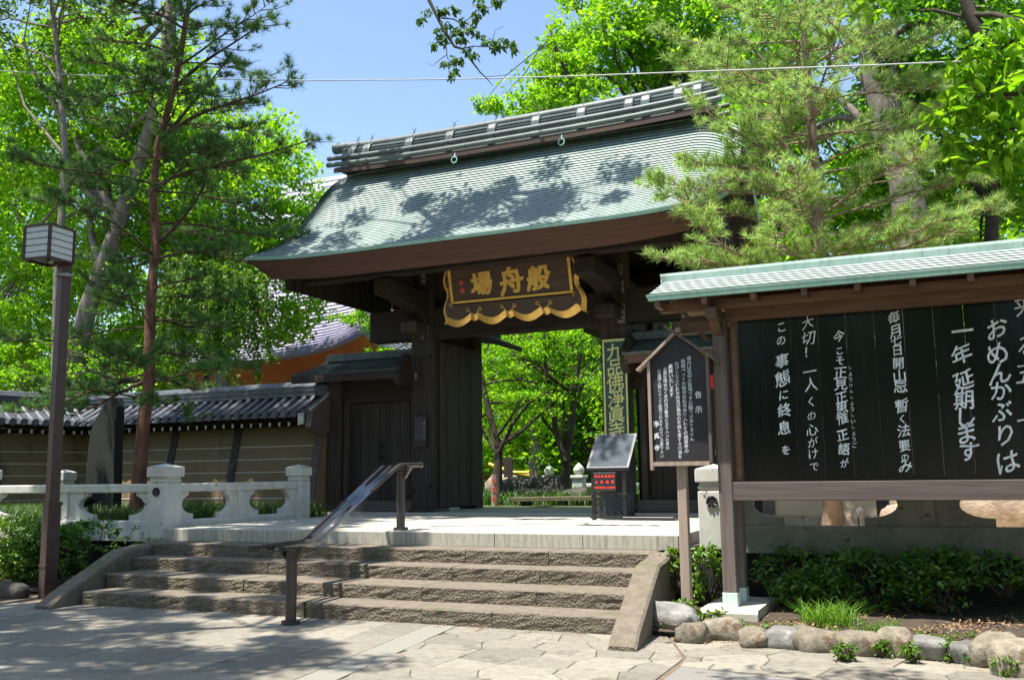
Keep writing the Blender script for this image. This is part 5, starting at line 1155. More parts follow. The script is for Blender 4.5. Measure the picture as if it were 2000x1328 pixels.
broad_tree('slender_tree', 'slender tree with a thin trunk at the far left, sparse leaves against the sky', ptk([(118, 770, 20), (112, 560, 20), (128, 300, 20), (115, 130, 20), (100, 0, 20), (90, -80, 20)], 20, 0.6), 0.14,
    [pell(30, 20, 20, 2.4, 2, 1.3), pell(150, -10, 20, 1.6, 2, 1.0), pell(330, -30, 20, 2.0, 1.6, 0.9)], 5200, 0.15, 'leaf_zelkova', seed=9, crad=0.5, limbs=12)
broad_tree('maple_tree', 'yellow green maple glowing low behind the wall, between the lamp post and the pine', ptk([(210, 790), (205, 740), (190, 690)], 21, 0.6), 0.10,
    [pell(220, 740, 21.5, 2.6, 1.4, 0.75), pell(60, 710, 22, 2.6, 1.4, 1.3), pell(20, 640, 22, 1.6, 1.4, 1.0)], 9000, 0.14, 'leaf_maple', 'bark_dark', seed=12, crad=0.45, limbs=8)
# weeping tree in front of the hall
wt = thing('weeping_tree', 'weeping tree with hanging fresh leaves in front of the temple hall roof', 'tree', tuple(P(405, 760, Y=19.5)))
b = MB(); rr = random.Random(4); tk = ptk([(405, 790), (403, 700), (400, 640), (410, 570)], 19.5, 0.6); b.tube(tk, [0.11, 0.085, 0.07, 0.05], 8, False); LV, RV = [], []
for i in range(62):
    a = rr.uniform(0, 6.283); L = rr.uniform(0.4, 1.95); s = tk[rr.choice((2, 3, 3))].copy(); s.z += rr.uniform(-0.4, 0.35)
    e = s+Vector((math.cos(a)*L, math.sin(a)*L*0.7, rr.uniform(0.1, 0.75)*(1.2-L*0.3))); l1 = limb(b, s, e, 0.03, 0.012, rr, 0.12, 4)
    dn = rr.uniform(0.9, 2.5)*(0.55+0.45*L/1.9); pts = [e+Vector((math.cos(a)*0.22*math.sin(j/6*1.6), math.sin(a)*0.2*math.sin(j/6*1.6), -dn*(j/6)**1.15)) for j in range(7)]
    b.tube(pts, [0.010]*6+[0.004], 4, False)
    for p in l1[2:]+[pts[0].lerp(pts[-1], j/11) for j in range(12)]: LV.append(tuple(p)); RV.append(0.17)
b.build('trunk', 'bark_dark', wt); V, F = leaf_cloud(LV, RV, 14000, 0.13, 1.0, 31, droop=1.6, up=0.0, asp=0.42); link('crown', fast_mesh('crown', V, F, 'leaf_weeping'), wt)
# maple sprays seen between eave and side roof
broad_tree('maple_tree', 'maple with thin leafy sprays in front of the hall roof, left of the gate post', ptk([(860, 900), (850, 760), (800, 640), (770, 590)], 20.5, 0.8), 0.08,
    [pell(735, 575, 20.5, 0.55, 0.6, 0.14), pell(700, 620, 20.5, 0.75, 0.6, 0.20), pell(745, 690, 20.5, 0.40, 0.5, 0.15), pell(740, 640, 20.7, 0.4, 0.5, 0.16)], 2600, 0.085, 'leaf_maple', 'bark_dark', seed=14, crad=0.16, limbs=10, flat=0.5, nclus=60)

# ---- through the gate
broad_tree('maple_tree', 'Japanese maple with a dark leaning forked trunk beside the marker post', ptk([(972, 985), (972, 930), (974, 880), (962, 830), (945, 760), (935, 700)], 21.5, 0.8), 0.13,
    [pell(980, 800, 22, 2.0, 1.5, 0.45), pell(1040, 760, 22.3, 1.9, 1.5, 0.45), pell(960, 700, 22, 1.8, 1.5, 0.5), pell(880, 740, 22, 1.6, 1.5, 0.8)], 7000, 0.085, 'leaf_maple', 'bark_dark', seed=15, crad=0.42, limbs=12, flat=0.35)
broad_tree('maple_tree', 'Japanese maple with a straight dark trunk forking into a V in the gate opening', ptk([(1105, 985), (1104, 930), (1108, 885), (1118, 820), (1122, 760), (1135, 690)], 22.5, 0.8), 0.13,
    [pell(1090, 700, 23, 2.2, 1.5, 0.6), pell(1150, 770, 23, 1.8, 1.5, 0.8), pell(1040, 650, 23, 2.2, 1.5, 0.7)], 9000, 0.09, 'leaf_maple', 'bark_dark', seed=16, crad=0.42, limbs=12, flat=0.35)
tb_ = thing('maple_limb', 'second dark stem of the right maple, bending up and left from its fork', 'tree', tuple(P(1108, 890, Y=22.4)))
b = MB(); rr = random.Random(8)
b.tube(ptk([(1106, 900), (1085, 840), (1080, 790), (1065, 720), (1062, 660), (1060, 600)], 22.4, P(1106, 900, Y=22.4).z), [0.10, 0.08, 0.07, 0.05, 0.04, 0.03], 8, False)
b.tube([P(975, 882, Y=21.4), P(1000, 830, Y=21.4), P(1030, 790, Y=21.5), P(1075, 760, Y=21.6)], [0.06, 0.05, 0.035, 0.02], 7, False)
b.tube([P(975, 870, Y=21.4), P(1010, 850, Y=21.4), P(1050, 815, Y=21.5), P(1095, 770, Y=21.6)], [0.05, 0.04, 0.03, 0.015], 7, False); b.build('limb', 'bark_dark', tb_)
V, F = leaf_cloud([tuple(P(px, py, Y=22.6)) for px, py in ((1060, 650), (1080, 690), (1070, 740), (1040, 800), (1090, 790))], [0.5]*5, 1200, 0.085, 0.35, 5); link('crown', fast_mesh('crown', V, F, 'leaf_maple'), tb_)
for i, (px, Y, m, lab, cz) in enumerate(((960, 33, 'leaf_fresh', 'sunlit yellow green tree deep in the garden, left in the gate opening', 6.2), (1090, 36, 'leaf_maple', 'sunlit tree deep in the garden, in the middle of the gate opening', 7.0), (1200, 32, 'leaf_fresh', 'sunlit tree deep in the garden, right in the gate opening', 6.0),
        (1020, 31, 'leaf_maple', 'low bright maple in the garden behind the yellow barrier', 3.0), (1150, 30, 'leaf_maple', 'low bright maple in the garden behind the white stone fence', 3.2), (880, 38, 'leaf_mid', 'dark green tree beyond the garden, hidden partly by the left gate door', 6.5))):
    c = P(px, 940, Y=Y); broad_tree('garden_tree', lab, [(c.x, c.y, 0.7), (c.x+0.2, c.y, cz*0.5), (c.x, c.y, cz*0.95)], 0.16, [(c.x, c.y, cz, 3.4, 2.5, cz*0.62), (c.x+1.5, c.y+1, cz*0.6, 2.4, 2, cz*0.35)], 9000, 0.19, m, 'bark_dark', seed=40+i, crad=0.8, limbs=8, group='trees of the temple garden')
c = P(1045, 900, Y=29); broad_tree('grey_trunk_tree', 'pale grey trunk standing among the garden greenery in the middle of the gate opening', [(c.x, 29, 0.7), (c.x+0.05, 29, 2.6), (c.x-0.1, 29, 5.5), (c.x, 29, 8.0)], 0.26, [(c.x, 29.5, 7.5, 3.2, 2.5, 2.6)], 6000, 0.19, 'leaf_fresh', 'bark_grey', seed=51, crad=0.8, limbs=8)

# ---- right of the gate
broad_tree('broadleaf_tree', 'big bright green tree behind the right half of the gate roof', ptk([(1330, 700), (1320, 450), (1290, 250), (1250, 100)], 26, 0.7), 0.24,
    [pell(1210, 130, 27, 2.6, 2.6, 2.2), pell(1320, 60, 27, 3.2, 2.6, 2.8), pell(1120, 200, 27, 1.9, 2, 1.0), pell(1230, -20, 27, 2.4, 2, 1.6)], 26000, 0.18, 'leaf_fresh', 'bark_dark', seed=61, crad=0.6, limbs=14)
broad_tree('young_tree', 'young airy tree whose light green top stands against the sky above the gate roof', ptk([(1190, 420), (1140, 200), (1100, 130), (1075, 60)], 24, 0.7), 0.08,
    [pell(1085, 95, 24, 0.45, 0.5, 0.9), pell(1110, 140, 24, 0.75, 0.6, 0.55), pell(1065, 110, 24, 0.45, 0.4, 0.3), pell(1020, 205, 24, 1.1, 0.6, 0.42), pell(960, 200, 24, 0.5, 0.5, 0.28), pell(1140, 190, 24, 0.9, 0.6, 0.5)], 5200, 0.12, 'leaf_fresh', 'bark_dark', seed=62, crad=0.24, limbs=14, nclus=90)
broad_tree('broadleaf_tree', 'green tree filling the gap between the roof end and the pale pine', ptk([(1480, 700), (1475, 500), (1470, 350), (1480, 200)], 23, 0.7), 0.16,
    [pell(1480, 330, 24, 2.0, 2, 2.2), pell(1470, 120, 25, 2.6, 2, 2.4), pell(1500, 470, 23, 2.2, 1.6, 1.0)], 20000, 0.16, 'leaf_maple', 'bark_dark', seed=63, crad=0.6, limbs=12)
broad_tree('old_tree', 'old tree with a thick pale knotted trunk behind the pine, right', ptk([(1790, 700), (1780, 460), (1775, 400), (1755, 300), (1700, 150), (1690, 20)], 20, 0.7), 0.42,
    [pell(1740, 60, 21, 2.8, 2, 2.0), pell(1900, 60, 21, 2.4, 2, 2.0), pell(1640, 230, 23, 2.4, 2, 2.0)], 15000, 0.17, 'leaf_mid', 'bark_grey', seed=64, crad=0.6, limbs=12)
broad_tree('broadleaf_tree', 'green tree at the right edge above the notice board roof', ptk([(1930, 700), (1935, 480), (1945, 330), (1960, 200)], 22, 0.7), 0.18,
    [pell(1900, 400, 23, 2.4, 2, 1.6), pell(1800, 300, 24, 2.6, 2, 1.8), pell(2010, 250, 23, 1.6, 2, 2.2), pell(1980, 40, 22, 1.4, 2, 1.2), pell(1660, 400, 24, 2.2, 2, 1.4)], 19000, 0.16, 'leaf_fresh', 'bark_dark', seed=65, crad=0.6, limbs=12)
broad_tree('broadleaf_tree', 'dark branched tree crossing the sky gap in the top right corner', ptk([(2100, 500), (2060, 300), (2000, 150), (1900, 40), (1860, -60)], 14, 0.7), 0.16,
    [pell(1880, -10, 14, 1.0, 1, 0.5), pell(1980, 60, 14, 0.9, 1, 0.6), pell(2060, 150, 14, 0.8, 1, 0.9), pell(1790, 60, 14, 0.6, 0.6, 0.3)], 2600, 0.10, 'leaf_mid', 'bark_dark', seed=66, crad=0.35, limbs=12)
# background belt of woods far behind, uneven and see-through
for i, (px, Y, cz, sx, m, lab) in enumerate(((-300, 40, 8, 8, 'leaf_mid', 'dark woodland tree far behind the left wall, outermost'), (-80, 44, 9, 7, 'leaf_fresh', 'light woodland tree far behind the left wall'), (160, 46, 9, 6, 'leaf_mid', 'woodland tree far behind, left of the temple hall'),
        (1480, 40, 7, 6, 'leaf_mid', 'woodland tree far behind the gate, seen past the roof end'), (1750, 38, 7, 6, 'leaf_fresh', 'woodland tree far behind the pale pine'), (2050, 40, 8, 7, 'leaf_mid', 'woodland tree far behind the notice board, rightmost'), (1290, 50, 8, 6, 'leaf_mid', 'woodland tree far behind the middle of the gate'), (1060, 58, 7, 8, 'leaf_mid', 'woodland tree farthest beyond the garden'))):
    c = P(px, 930, Y=Y); broad_tree('woodland_tree', lab, [(c.x, Y, 0.6), (c.x+0.4, Y, cz*0.6), (c.x, Y, cz)], 0.3, [(c.x, Y, cz, sx, 3, cz*0.72), (c.x+2, Y+1, cz*0.45, sx*0.8, 3, cz*0.4)], 9000, 0.34, m, 'bark_dark', seed=70+i, crad=1.3, limbs=8, group='woodland behind the temple')

# ---- pines
def pine(name, label, trunk, rad, levels, needlem, barkm, seed, nl=0.13, npt=34, nw=0.0042, tufts_cap=4000, candles=False, droop=0.0, extra=(), thin=1.0):
    rr = random.Random(seed); r = np.random.default_rng(seed); t = thing(name, label, 'pine tree', tuple(trunk[0])); b = MB(); pts = [Vector(p) for p in trunk]; m_ = len(pts)
    L_ = [0.0]
    for i in range(1, m_): L_.append(L_[-1]+(pts[i]-pts[i-1]).length)
    b.tube(pts, [rad*(1.2 if i == 0 else 1)*(1-0.70*L_[i]/L_[-1]) for i in range(m_)], 12, False)
    def at_z(z):
        for i in range(m_-1):
            if pts[i].z <= z <= pts[i+1].z: return pts[i].lerp(pts[i+1], (z-pts[i].z)/(pts[i+1].z-pts[i].z))
        return pts[-1]
    T = []; D = []; bw = MB()
    def branch(s, az, L, rise, r0):
        d = Vector((math.cos(az), math.sin(az), 0)); n = 9; bend = rr.uniform(-0.5, 0.5); path = []
        for i in range(n+1):
            u = i/n; q = Vector((math.cos(az+bend*u), math.sin(az+bend*u), 0)); path.append(s+q*L*u+Vector((0, 0, rise*L*u+0.10*L*math.sin(u*5+bend*3)*0.3-droop*L*u*u)))
        bw.tube(path, [r0*(1-0.82*i/n) for i in range(n+1)], 6, False)
        k = max(4, int(L/0.16*thin))
        for j in range(k):
            u = 0.28+0.72*(j+rr.random())/k; i = min(int(u*n), n-1); p = path[i].lerp(path[i+1], u*n-i)
            sd = rr.choice((-1, 1)); a2 = az+bend*u+sd*rr.uniform(0.35, 1.25); l2 = rr.uniform(0.25, 0.62)*(1.15-0.5*u)*min(1.2, L/1.4)
            e = p+Vector((math.cos(a2)*l2, math.sin(a2)*l2, rr.uniform(-0.02, 0.30)*l2+0.03)); mid = p.lerp(e, 0.5)+Vector((0, 0, -0.03))
            bw.tube([p, mid, e], [0.011, 0.008, 0.004], 4, False)
            for q in range(rr.choice((3, 4, 5))):
                w_ = rr.uniform(0.35, 1.08); c = p.lerp(e, w_)+Vector((rr.uniform(-1, 1), rr.uniform(-1, 1), rr.uniform(-0.3, 1)))*0.07
                T.append(tuple(c)); dd = (e-p).normalized()*0.8+Vector((rr.uniform(-.5, .5), rr.uniform(-.5, .5), 0.75)); D.append(tuple(dd.normalized()))
        T.append(tuple(path[-1])); D.append(tuple((path[-1]-path[-2]).normalized()))
    for z, L, cnt, rise in levels:
        a0 = rr.uniform(0, 6.28)
        for i in range(cnt): branch(at_z(z+rr.uniform(-0.12, 0.12)), a0+6.283*i/cnt+rr.uniform(-0.35, 0.35), L*rr.uniform(0.7, 1.12), rise+rr.uniform(-0.25, 0.2), rad*0.16*rr.uniform(0.6, 1.2))
    for s, e, rise in extra:
        s = Vector(s); e = Vector(e); d = e-s; branch(s, math.atan2(d.y, d.x), math.hypot(d.x, d.y), d.z/max(0.1, math.hypot(d.x, d.y)), rad*0.32)
    b.build('trunk', barkm, t); bw.build('branches', 'bark_pine_branch' if barkm == 'bark_pine' else barkm, t)
    T = np.array(T); D = np.array(D)
    n = len(T)*npt; k = np.repeat(np.arange(len(T)), npt); d = D[k]*0.75+r.normal(size=(n, 3))*0.62; d /= np.linalg.norm(d, axis=1, keepdims=True)
    base = T[k]-D[k]*0.05*r.random(n)[:, None]; ln = nl*(0.65+0.55*r.random(n))[:, None]; tip = base+d*ln; tip[:, 2] -= 0.012
    sd = np.cross(d, r.normal(size=(n, 3))); sd /= np.linalg.norm(sd, axis=1, keepdims=True); w_ = nw
    V = np.empty((n, 3, 3)); V[:, 0] = base+sd*w_; V[:, 1] = base-sd*w_; V[:, 2] = tip
    link('needles', fast_mesh('needles', V.reshape(-1, 3), np.arange(n*3).reshape(n, 3), needlem), t)
    if candles:
        sel = r.random(len(T)) < 0.30; cm = MB()
        for p in T[sel]:
            h = 0.035+0.05*r.random(); p = Vector(p)+Vector((0, 0, 0.03)); q = 0.010
            cm.add([p+Vector((q, 0, 0)), p+Vector((-q*0.5, q*0.87, 0)), p+Vector((-q*0.5, -q*0.87, 0)), p+Vector((0, 0, h))], [(0, 1, 3), (1, 2, 3), (2, 0, 3)])
        o_ = cm.build('pine_flowers', 'candle', t); o_['kind'] = 'stuff'
    print(name, 'tufts', len(T)); return t
TL = [(-12.62, 12.5, 0.68), (-12.55, 12.5, 2.4), (-12.45, 12.5, 3.2), (-12.50, 12.5, 4.5), (-12.42, 12.5, 5.7), (-12.55, 12.5, 6.57), (-12.45, 12.5, 7.5), (-12.15, 12.5, 8.43), (-11.95, 12.5, 9.5), (-11.75, 12.5, 10.8)]
pine('pine_tree', 'tall dark pine with a reddish trunk behind the balustrade, left of the gate', TL, 0.125,
    [(2.9, 1.6, 3, -0.05), (3.3, 1.9, 4, 0.0), (3.7, 1.9, 4, 0.0), (4.2, 2.0, 4, 0.1), (4.8, 1.6, 4, 0.12), (5.4, 1.8, 4, 0.15), (6.0, 2.3, 4, 0.2), (6.6, 2.3, 4, 0.2), (7.2, 2.2, 5, 0.2), (7.8, 2.1, 5, 0.22), (8.4, 2.2, 4, 0.25), (9.0, 1.9, 5, 0.3), (9.6, 1.7, 5, 0.3), (10.2, 1.4, 5, 0.3)],
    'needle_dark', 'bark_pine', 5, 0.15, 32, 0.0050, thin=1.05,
    extra=((TL[6], tuple(P(548, 130, Y=12.2)), 0), (TL[6], tuple(P(470, 120, Y=12.9)), 0), (TL[5], tuple(P(545, 225, Y=12.3)), 0), (TL[4], tuple(P(500, 350, Y=12.4)), 0), (TL[2], tuple(P(60, 800, Y=12.6)), 0), (TL[2], tuple(P(150, 810, Y=12.0)), 0), (TL[7], tuple(P(500, 40, Y=12.6)), 0)))
TR = [(-1.48, 14.2, 0.66), (-1.45, 14.2, 1.2), (-1.44, 14.2, 4.2), (-1.42, 14.2, 5.6), (-1.45, 14.2, 6.6), (-1.47, 14.2, 7.8), (-1.50, 14.2, 9.2)]
pine('pine_tree', 'pale sunlit red pine with orange flower candles, rising behind the notice board', TR, 0.135,
    [(4.0, 2.2, 6, 0.12), (4.4, 2.3, 6, 0.15), (4.8, 2.2, 5, 0.18), (5.3, 2.2, 6, 0.2), (5.8, 1.9, 5, 0.22), (6.3, 1.8, 6, 0.22), (6.8, 1.8, 5, 0.25), (7.3, 1.8, 5, 0.3), (7.8, 1.8, 5, 0.3), (8.3, 1.6, 5, 0.35), (8.8, 1.3, 5, 0.4)],
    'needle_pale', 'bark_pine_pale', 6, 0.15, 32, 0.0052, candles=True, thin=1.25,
    extra=((TR[2], tuple(P(1262, 455, Y=13.0)), 0), (TR[2], tuple(P(1330, 500, Y=12.8)), 0), (TR[3], tuple(P(1350, 200, Y=13.6)), 0), (TR[3], tuple(P(1340, 300, Y=13.4)), 0), (TR[3], tuple(P(1390, 120, Y=13.6)), 0), (TR[2], tuple(P(1700, 470, Y=12.8)), 0), (TR[2], tuple(P(1850, 430, Y=13.2)), 0), (TR[4], tuple(P(1440, 30, Y=13.6)), 0)))

# ---- the old zelkovas that shade the forecourt from outside the picture, their lowest sprays hang into it
def shade_tree(name, label, trunk, rad, ells, nclus, nleaf, size, crad, seed, limbs, hang=(), leafm='leaf_zelkova'):
    rr = random.Random(seed); t = thing(name, label, 'tree', tuple(trunk[0])); b = MB(); pts = [Vector(p) for p in trunk]; m_ = len(pts)
    b.tube(pts, [rad*(1-0.5*i/(m_-1)) for i in range(m_)], 14, False); C = crown_centres(ells, nclus, seed, 0.0); N = []
    for i in range(limbs): L = limb(b, pts[-1].lerp(pts[-2], rr.random()), C[i], rad*0.4, 0.04, rr, 0.10, 8); N += L[2:]
    NA = np.array([tuple(p) for p in N])
    for i in range(limbs, nclus): j = int(np.argmin(((NA-C[i])**2).sum(1))); limb(b, NA[j], C[i], 0.035, 0.010, rr, 0.08, 3)
    R = np.full(nclus, crad)*RNG.uniform(0.5, 1.3, nclus); V, F = leaf_cloud(C, R, nleaf, size, 0.4, seed, up=0.8)
    for path, rads, subs, lc in hang:
        b.tube(path, rads, 7, False)
        for s_, r_ in subs: b.tube(s_, r_, 5, False)
        c_, cr_, nn_, ls = lc; V2, F2 = leaf_cloud(c_, cr_, nn_, ls, 0.7, seed+9, droop=1.4, up=0.1, asp=0.5, fine=True); F = np.vstack([F, F2+len(V)]); V = np.vstack([V, V2])
    b.build('trunk', 'bark_dark', t); link('crown', fast_mesh('crown', V, F, leafm), t); return t
H = lambda px, py: P(px, py, Y=11.0)
main = [(-8.6, 9.4, 10.6), H(790, -150), H(835, -5), H(855, 35), H(870, 65), H(888, 92), H(903, 96), H(920, 118), H(938, 142), H(950, 153), H(962, 168)]
subs = [([H(862, 36), H(885, 38), H(905, 48), H(925, 70), H(948, 84)], [.012, .010, .008, .006, .004]), ([H(905, 95), H(925, 91), H(950, 92), H(985, 95), H(1005, 92)], [.010, .008, .006, .005, .003]), ([H(868, 62), H(871, 90), H(874, 115), H(888, 125)], [.010, .008, .006, .004]),
    ([H(905, 44), H(920, 35), H(930, 20), H(960, 15), H(985, 5)], [.008, .006, .005, .004, .003]), ([H(872, 108), H(858, 118), H(845, 129), H(830, 123)], [.006, .005, .003, .002]), ([H(950, 151), H(975, 149), H(995, 145)], [.005, .004, .002]), ([H(960, 84), H(968, 60), H(985, 52)], [.005, .003, .002])]
lc = [(861, 22), (835, 25), (822, 42), (866, 20), (873, 50), (858, 60), (888, 60), (900, 62), (848, 88), (868, 80), (860, 70), (903, 78), (890, 115), (870, 125), (885, 135), (895, 120), (885, 148), (912, 100), (925, 108), (918, 58), (905, 42), (930, 30), (945, 20), (940, 12), (970, 5), (975, 5), (928, 42), (950, 82), (962, 88), (975, 90), (985, 80), (1000, 86), (1005, 95), (968, 98), (935, 68), (890, 20), (935, 2)]
sh = shade_tree('zelkova_tree', 'old tree whose thin twig with dark leaves hangs into the open sky above the gate', [(-13.8, 1.0, 0), (-13.6, 1.3, 4), (-12.8, 2.4, 7.5), (-12.0, 3.6, 9.6)], 0.42,
    [(-10.2, 3.6, 11.6, 2.8, 2.6, 1.2), (-10.6, 6.6, 11.6, 2.7, 2.6, 1.2), (-9.6, 12.2, 12.8, 3.0, 1.7, 0.8), (-6.9, 13.0, 13.0, 1.8, 1.3, 0.8), (-12.8, 9.0, 12.2, 3.0, 3.0, 1.3), (-15.5, 13.0, 13.2, 3.0, 2.4, 1.2), (-8.6, 3.4, 11.2, 2.0, 1.8, 0.9), (-11.2, 4.2, 10.6, 3.2, 2.2, 0.7), (-9.8, 14.7, 13.2, 2.4, 0.9, 0.6), (-14.0, 14.3, 13.5, 3.2, 1.3, 0.8)], 380, 68000, 0.12, 0.42, 81, 16,
    hang=[(main, [.09, .05, .026, .024, .022, .019, .017, .014, .011, .008, .004], subs, ([tuple(H(*q)) for q in lc], [0.075]*len(lc), 900, 0.075))])
HR = lambda px, py, Y=6.0: P(px, py, Y=Y)
lc2 = [(1960, 60), (1930, 90), (1900, 130), (1880, 180), (1860, 220), (1850, 260), (1915, 200), (1940, 150), (1970, 120), (1985, 180), (1950, 220), (1925, 250), (1900, 280), (1880, 300), (1895, 320), (1960, 250), (1990, 230), (1985, 280), (1960, 300), (1935, 300), (1870, 150), (1990, 60), (1998, 110), (1845, 235), (1915, 110), (1693, 8)]
path = [Vector((2.2, 5.2, 5.6)), HR(2080, 180), HR(1960, 185), HR(1900, 190)]
p2 = [([HR(2080, 60), HR(1980, 80), HR(1900, 130), HR(1865, 200)], [.012, .010, .007, .003]), ([HR(2080, 240), HR(1980, 250), HR(1930, 270), HR(1890, 310)], [.012, .010, .006, .003])]
sh2 = shade_tree('cherry_tree', 'tree whose large bright leaves hang into the picture at the top right corner', [(3.6, 3.4, 0), (3.4, 3.6, 2.2), (2.8, 4.3, 4.4), (2.2, 5.2, 5.6)], 0.22,
    [(1.3, 2.6, 7.4, 2.4, 1.9, 1.1), (3.2, 6.5, 7.6, 2.0, 2.2, 1.2), (-1.5, 5.5, 7.9, 1.5, 0.8, 0.5)], 90, 9000, 0.12, 0.55, 83, 12,
    hang=[(path, [.05, .02, .012, .006], p2, ([tuple(HR(*q)) for q in lc2], [0.15]*len(lc2), 800, 0.088))], leafm='leaf_fresh')

# ---- low planting
def bush(name, label, blobs, nleaf, size, leafm, seed, stems=(), cat='shrub', group=None, up=0.5, core=None, clus=0.10, nclus=None, asp=0.5, droop=0.0):
    t = thing(name, label, cat, (blobs[0][0], blobs[0][1], 0.0), group); r = np.random.default_rng(seed); rr = random.Random(seed); b = MB()
    nclus = nclus or max(20, nleaf//12); C = crown_centres(blobs, nclus, seed, 0.72)
    for i in range(0, nclus, max(1, nclus//40)):
        e = min(blobs, key=lambda q: (q[0]-C[i][0])**2+(q[1]-C[i][1])**2); root = Vector((e[0]+rr.uniform(-.15, .15)*e[3], e[1], max(0.0, e[2]-e[5]*1.25))); limb(b, root, C[i], 0.012, 0.004, rr, 0.08, 3)
    for s_ in stems: MB().tube(s_, [0.018, 0.014, 0.010][:len(s_)], 6, False).build('crooked_stem', 'bark_dark', t)
    if b.v: b.build('stems', 'bark_dark', t)
    V, F = leaf_cloud(C, np.full(nclus, clus), nleaf, size, 0.6, seed, up=up, asp=asp, droop=droop, fine=True); link('foliage', fast_mesh('foliage', V, F, leafm), t); return t
bush('azalea_hedge', 'sunlit clipped azalea hedge with a few pink flowers at the left edge, under the balustrade', [(-13.2, 10.1, 0.52, 1.5, 0.85, 0.52), (-14.8, 10.0, 0.50, 1.2, 0.9, 0.5), (-12.3, 10.15, 0.5, 0.9, 0.7, 0.5)], 11000, 0.055, 'leaf_azalea', 101, cat='hedge', clus=0.09)
bush('azalea_hedge', 'darker glossy hedge between the lamp post and the left stair curb', [(-11.35, 10.35, 0.48, 0.75, 0.62, 0.46), (-10.75, 10.6, 0.55, 0.45, 0.4, 0.36), (-11.9, 10.2, 0.45, 0.7, 0.6, 0.42)], 8500, 0.060, 'leaf_gloss', 102, cat='hedge', clus=0.09)
b = MB(); 
for q in ((-13.9, 9.45, 0.93), (-13.8, 9.5, 0.88), (-13.95, 9.4, 0.82), (-14.0, 9.45, 0.76)):
    for k in range(5): a = k*1.257; c = Vector(q); b.add([c, c+Vector((0.045*math.cos(a-.5), 0.045*math.sin(a-.5), 0.02)), c+Vector((0.07*math.cos(a), 0.07*math.sin(a), 0.0)), c+Vector((0.045*math.cos(a+.5), 0.045*math.sin(a+.5), 0.02))], [(0, 1, 2, 3)])
tag(b.build('azalea_flowers', 'blossom'), kind='stuff')
sb = [P(1560, 1110, Y=10.4), P(1690, 1100, Y=10.4), P(1830, 1085, Y=10.45), P(1960, 1090, Y=10.5)]
bush('glossy_shrub', 'glossy dark shrub with sunlit sprays under the left half of the notice board', [(sb[0].x, 10.5, 0.47, 0.50, 0.42, 0.26), (sb[0].x+0.18, 10.25, 0.28, 0.42, 0.35, 0.24), (sb[1].x, 10.45, 0.42, 0.46, 0.42, 0.30)], 3800, 0.062, 'leaf_gloss', 103, stems=([(sb[1].x+0.1, 10.4, 0.05), (sb[1].x+0.08, 10.42, 0.25), (sb[1].x, 10.4, 0.45)],))
bush('glossy_shrub', 'glossy dark shrub on thin crooked stems under the right part of the notice board', [(sb[2].x, 10.5, 0.52, 0.50, 0.42, 0.20), (sb[3].x, 10.5, 0.52, 0.55, 0.4, 0.18), (0.9, 10.5, 0.5, 0.5, 0.4, 0.2), (sb[2].x, 10.3, 0.40, 0.35, 0.3, 0.2)], 3000, 0.062, 'leaf_gloss', 104, stems=([(sb[2].x+0.22, 10.3, 0.05), (sb[2].x+0.1, 10.35, 0.25), (sb[2].x, 10.4, 0.45)], [(sb[2].x-0.3, 10.4, 0.05), (sb[2].x-0.28, 10.4, 0.3)]))
c = P(1385, 1120, Y=10.35); bush('young_shrub', 'young bright green shrub between the notice post and the notice board post', [(c.x, 10.35, 0.40, 0.22, 0.25, 0.32), (c.x-0.35, 10.35, 0.50, 0.14, 0.2, 0.22)], 620, 0.07, 'leaf_azalea', 105, clus=0.07)
c = P(1325, 1195, Y=9.3); bush('creeping_shrub', 'low bright weed spilling over the edging stones at the foot of the standing notice', [(c.x+0.15, 9.35, 0.20, 0.28, 0.16, 0.07), (c.x-0.15, 9.35, 0.26, 0.12, 0.1, 0.06)], 420, 0.045, 'leaf_azalea', 106, clus=0.05)
for i, (px, py, w_, lab) in enumerate(((1650, 1255, .09, 'leafy weed between two edging stones, under the sunlit grass tuft'), (1722, 1248, .07, 'small leafy weed spilling between the fifth and sixth big edging stones'), (1782, 1258, .07, 'narrow leafy weed left of the round grey edging stone'), (1858, 1256, .08, 'leafy weed right of the round grey edging stone'), (1905, 1262, .08, 'leafy weed beside the dark grey edging stone'), (1960, 1280, .10, 'dark leafy weed over the large stone in the right corner'))):
    c = P(px, py, Z=0.14); bush('weed', lab, [(c.x, c.y-0.02, 0.08, w_*1.1, w_*0.7, 0.07)], 190, 0.036, 'leaf_azalea', 110+i, cat='weed', clus=0.03, group='weeds between the edging stones')
def blades(n, xs_, ys_, z0, h, wd, seed, lean=0.35, dens=None):
    r = np.random.default_rng(seed); x = xs_[0]+(xs_[1]-xs_[0])*r.random(n); y = ys_[0]+(ys_[1]-ys_[0])*r.random(n)
    if dens is not None: k = dens(x, y, r); x, y = x[k], y[k]; n = len(x)
    a = r.random(n)*6.283; L = h*(0.5+0.8*r.random(n)); d = np.stack([np.cos(a), np.sin(a), np.zeros(n)], 1); s = np.stack([-np.sin(a), np.cos(a), np.zeros(n)], 1)*wd/2
    p = np.stack([x, y, np.full(n, z0)], 1); m_ = p+d*(L*lean*0.35)[:, None]+np.array([0, 0, 1])*(L*0.6)[:, None]; t_ = p+d*(L*lean*1.1)[:, None]+np.array([0, 0, 1])*(L*0.9)[:, None]
    V = np.empty((n, 5, 3)); V[:, 0] = p-s; V[:, 1] = p+s; V[:, 2] = m_+s*0.8; V[:, 3] = m_-s*0.8; V[:, 4] = t_
    i = np.arange(n)[:, None]*5; F = np.vstack([i+np.array([0, 1, 2]), i+np.array([0, 2, 3]), i+np.array([3, 2, 4])]); return V.reshape(-1, 3), F
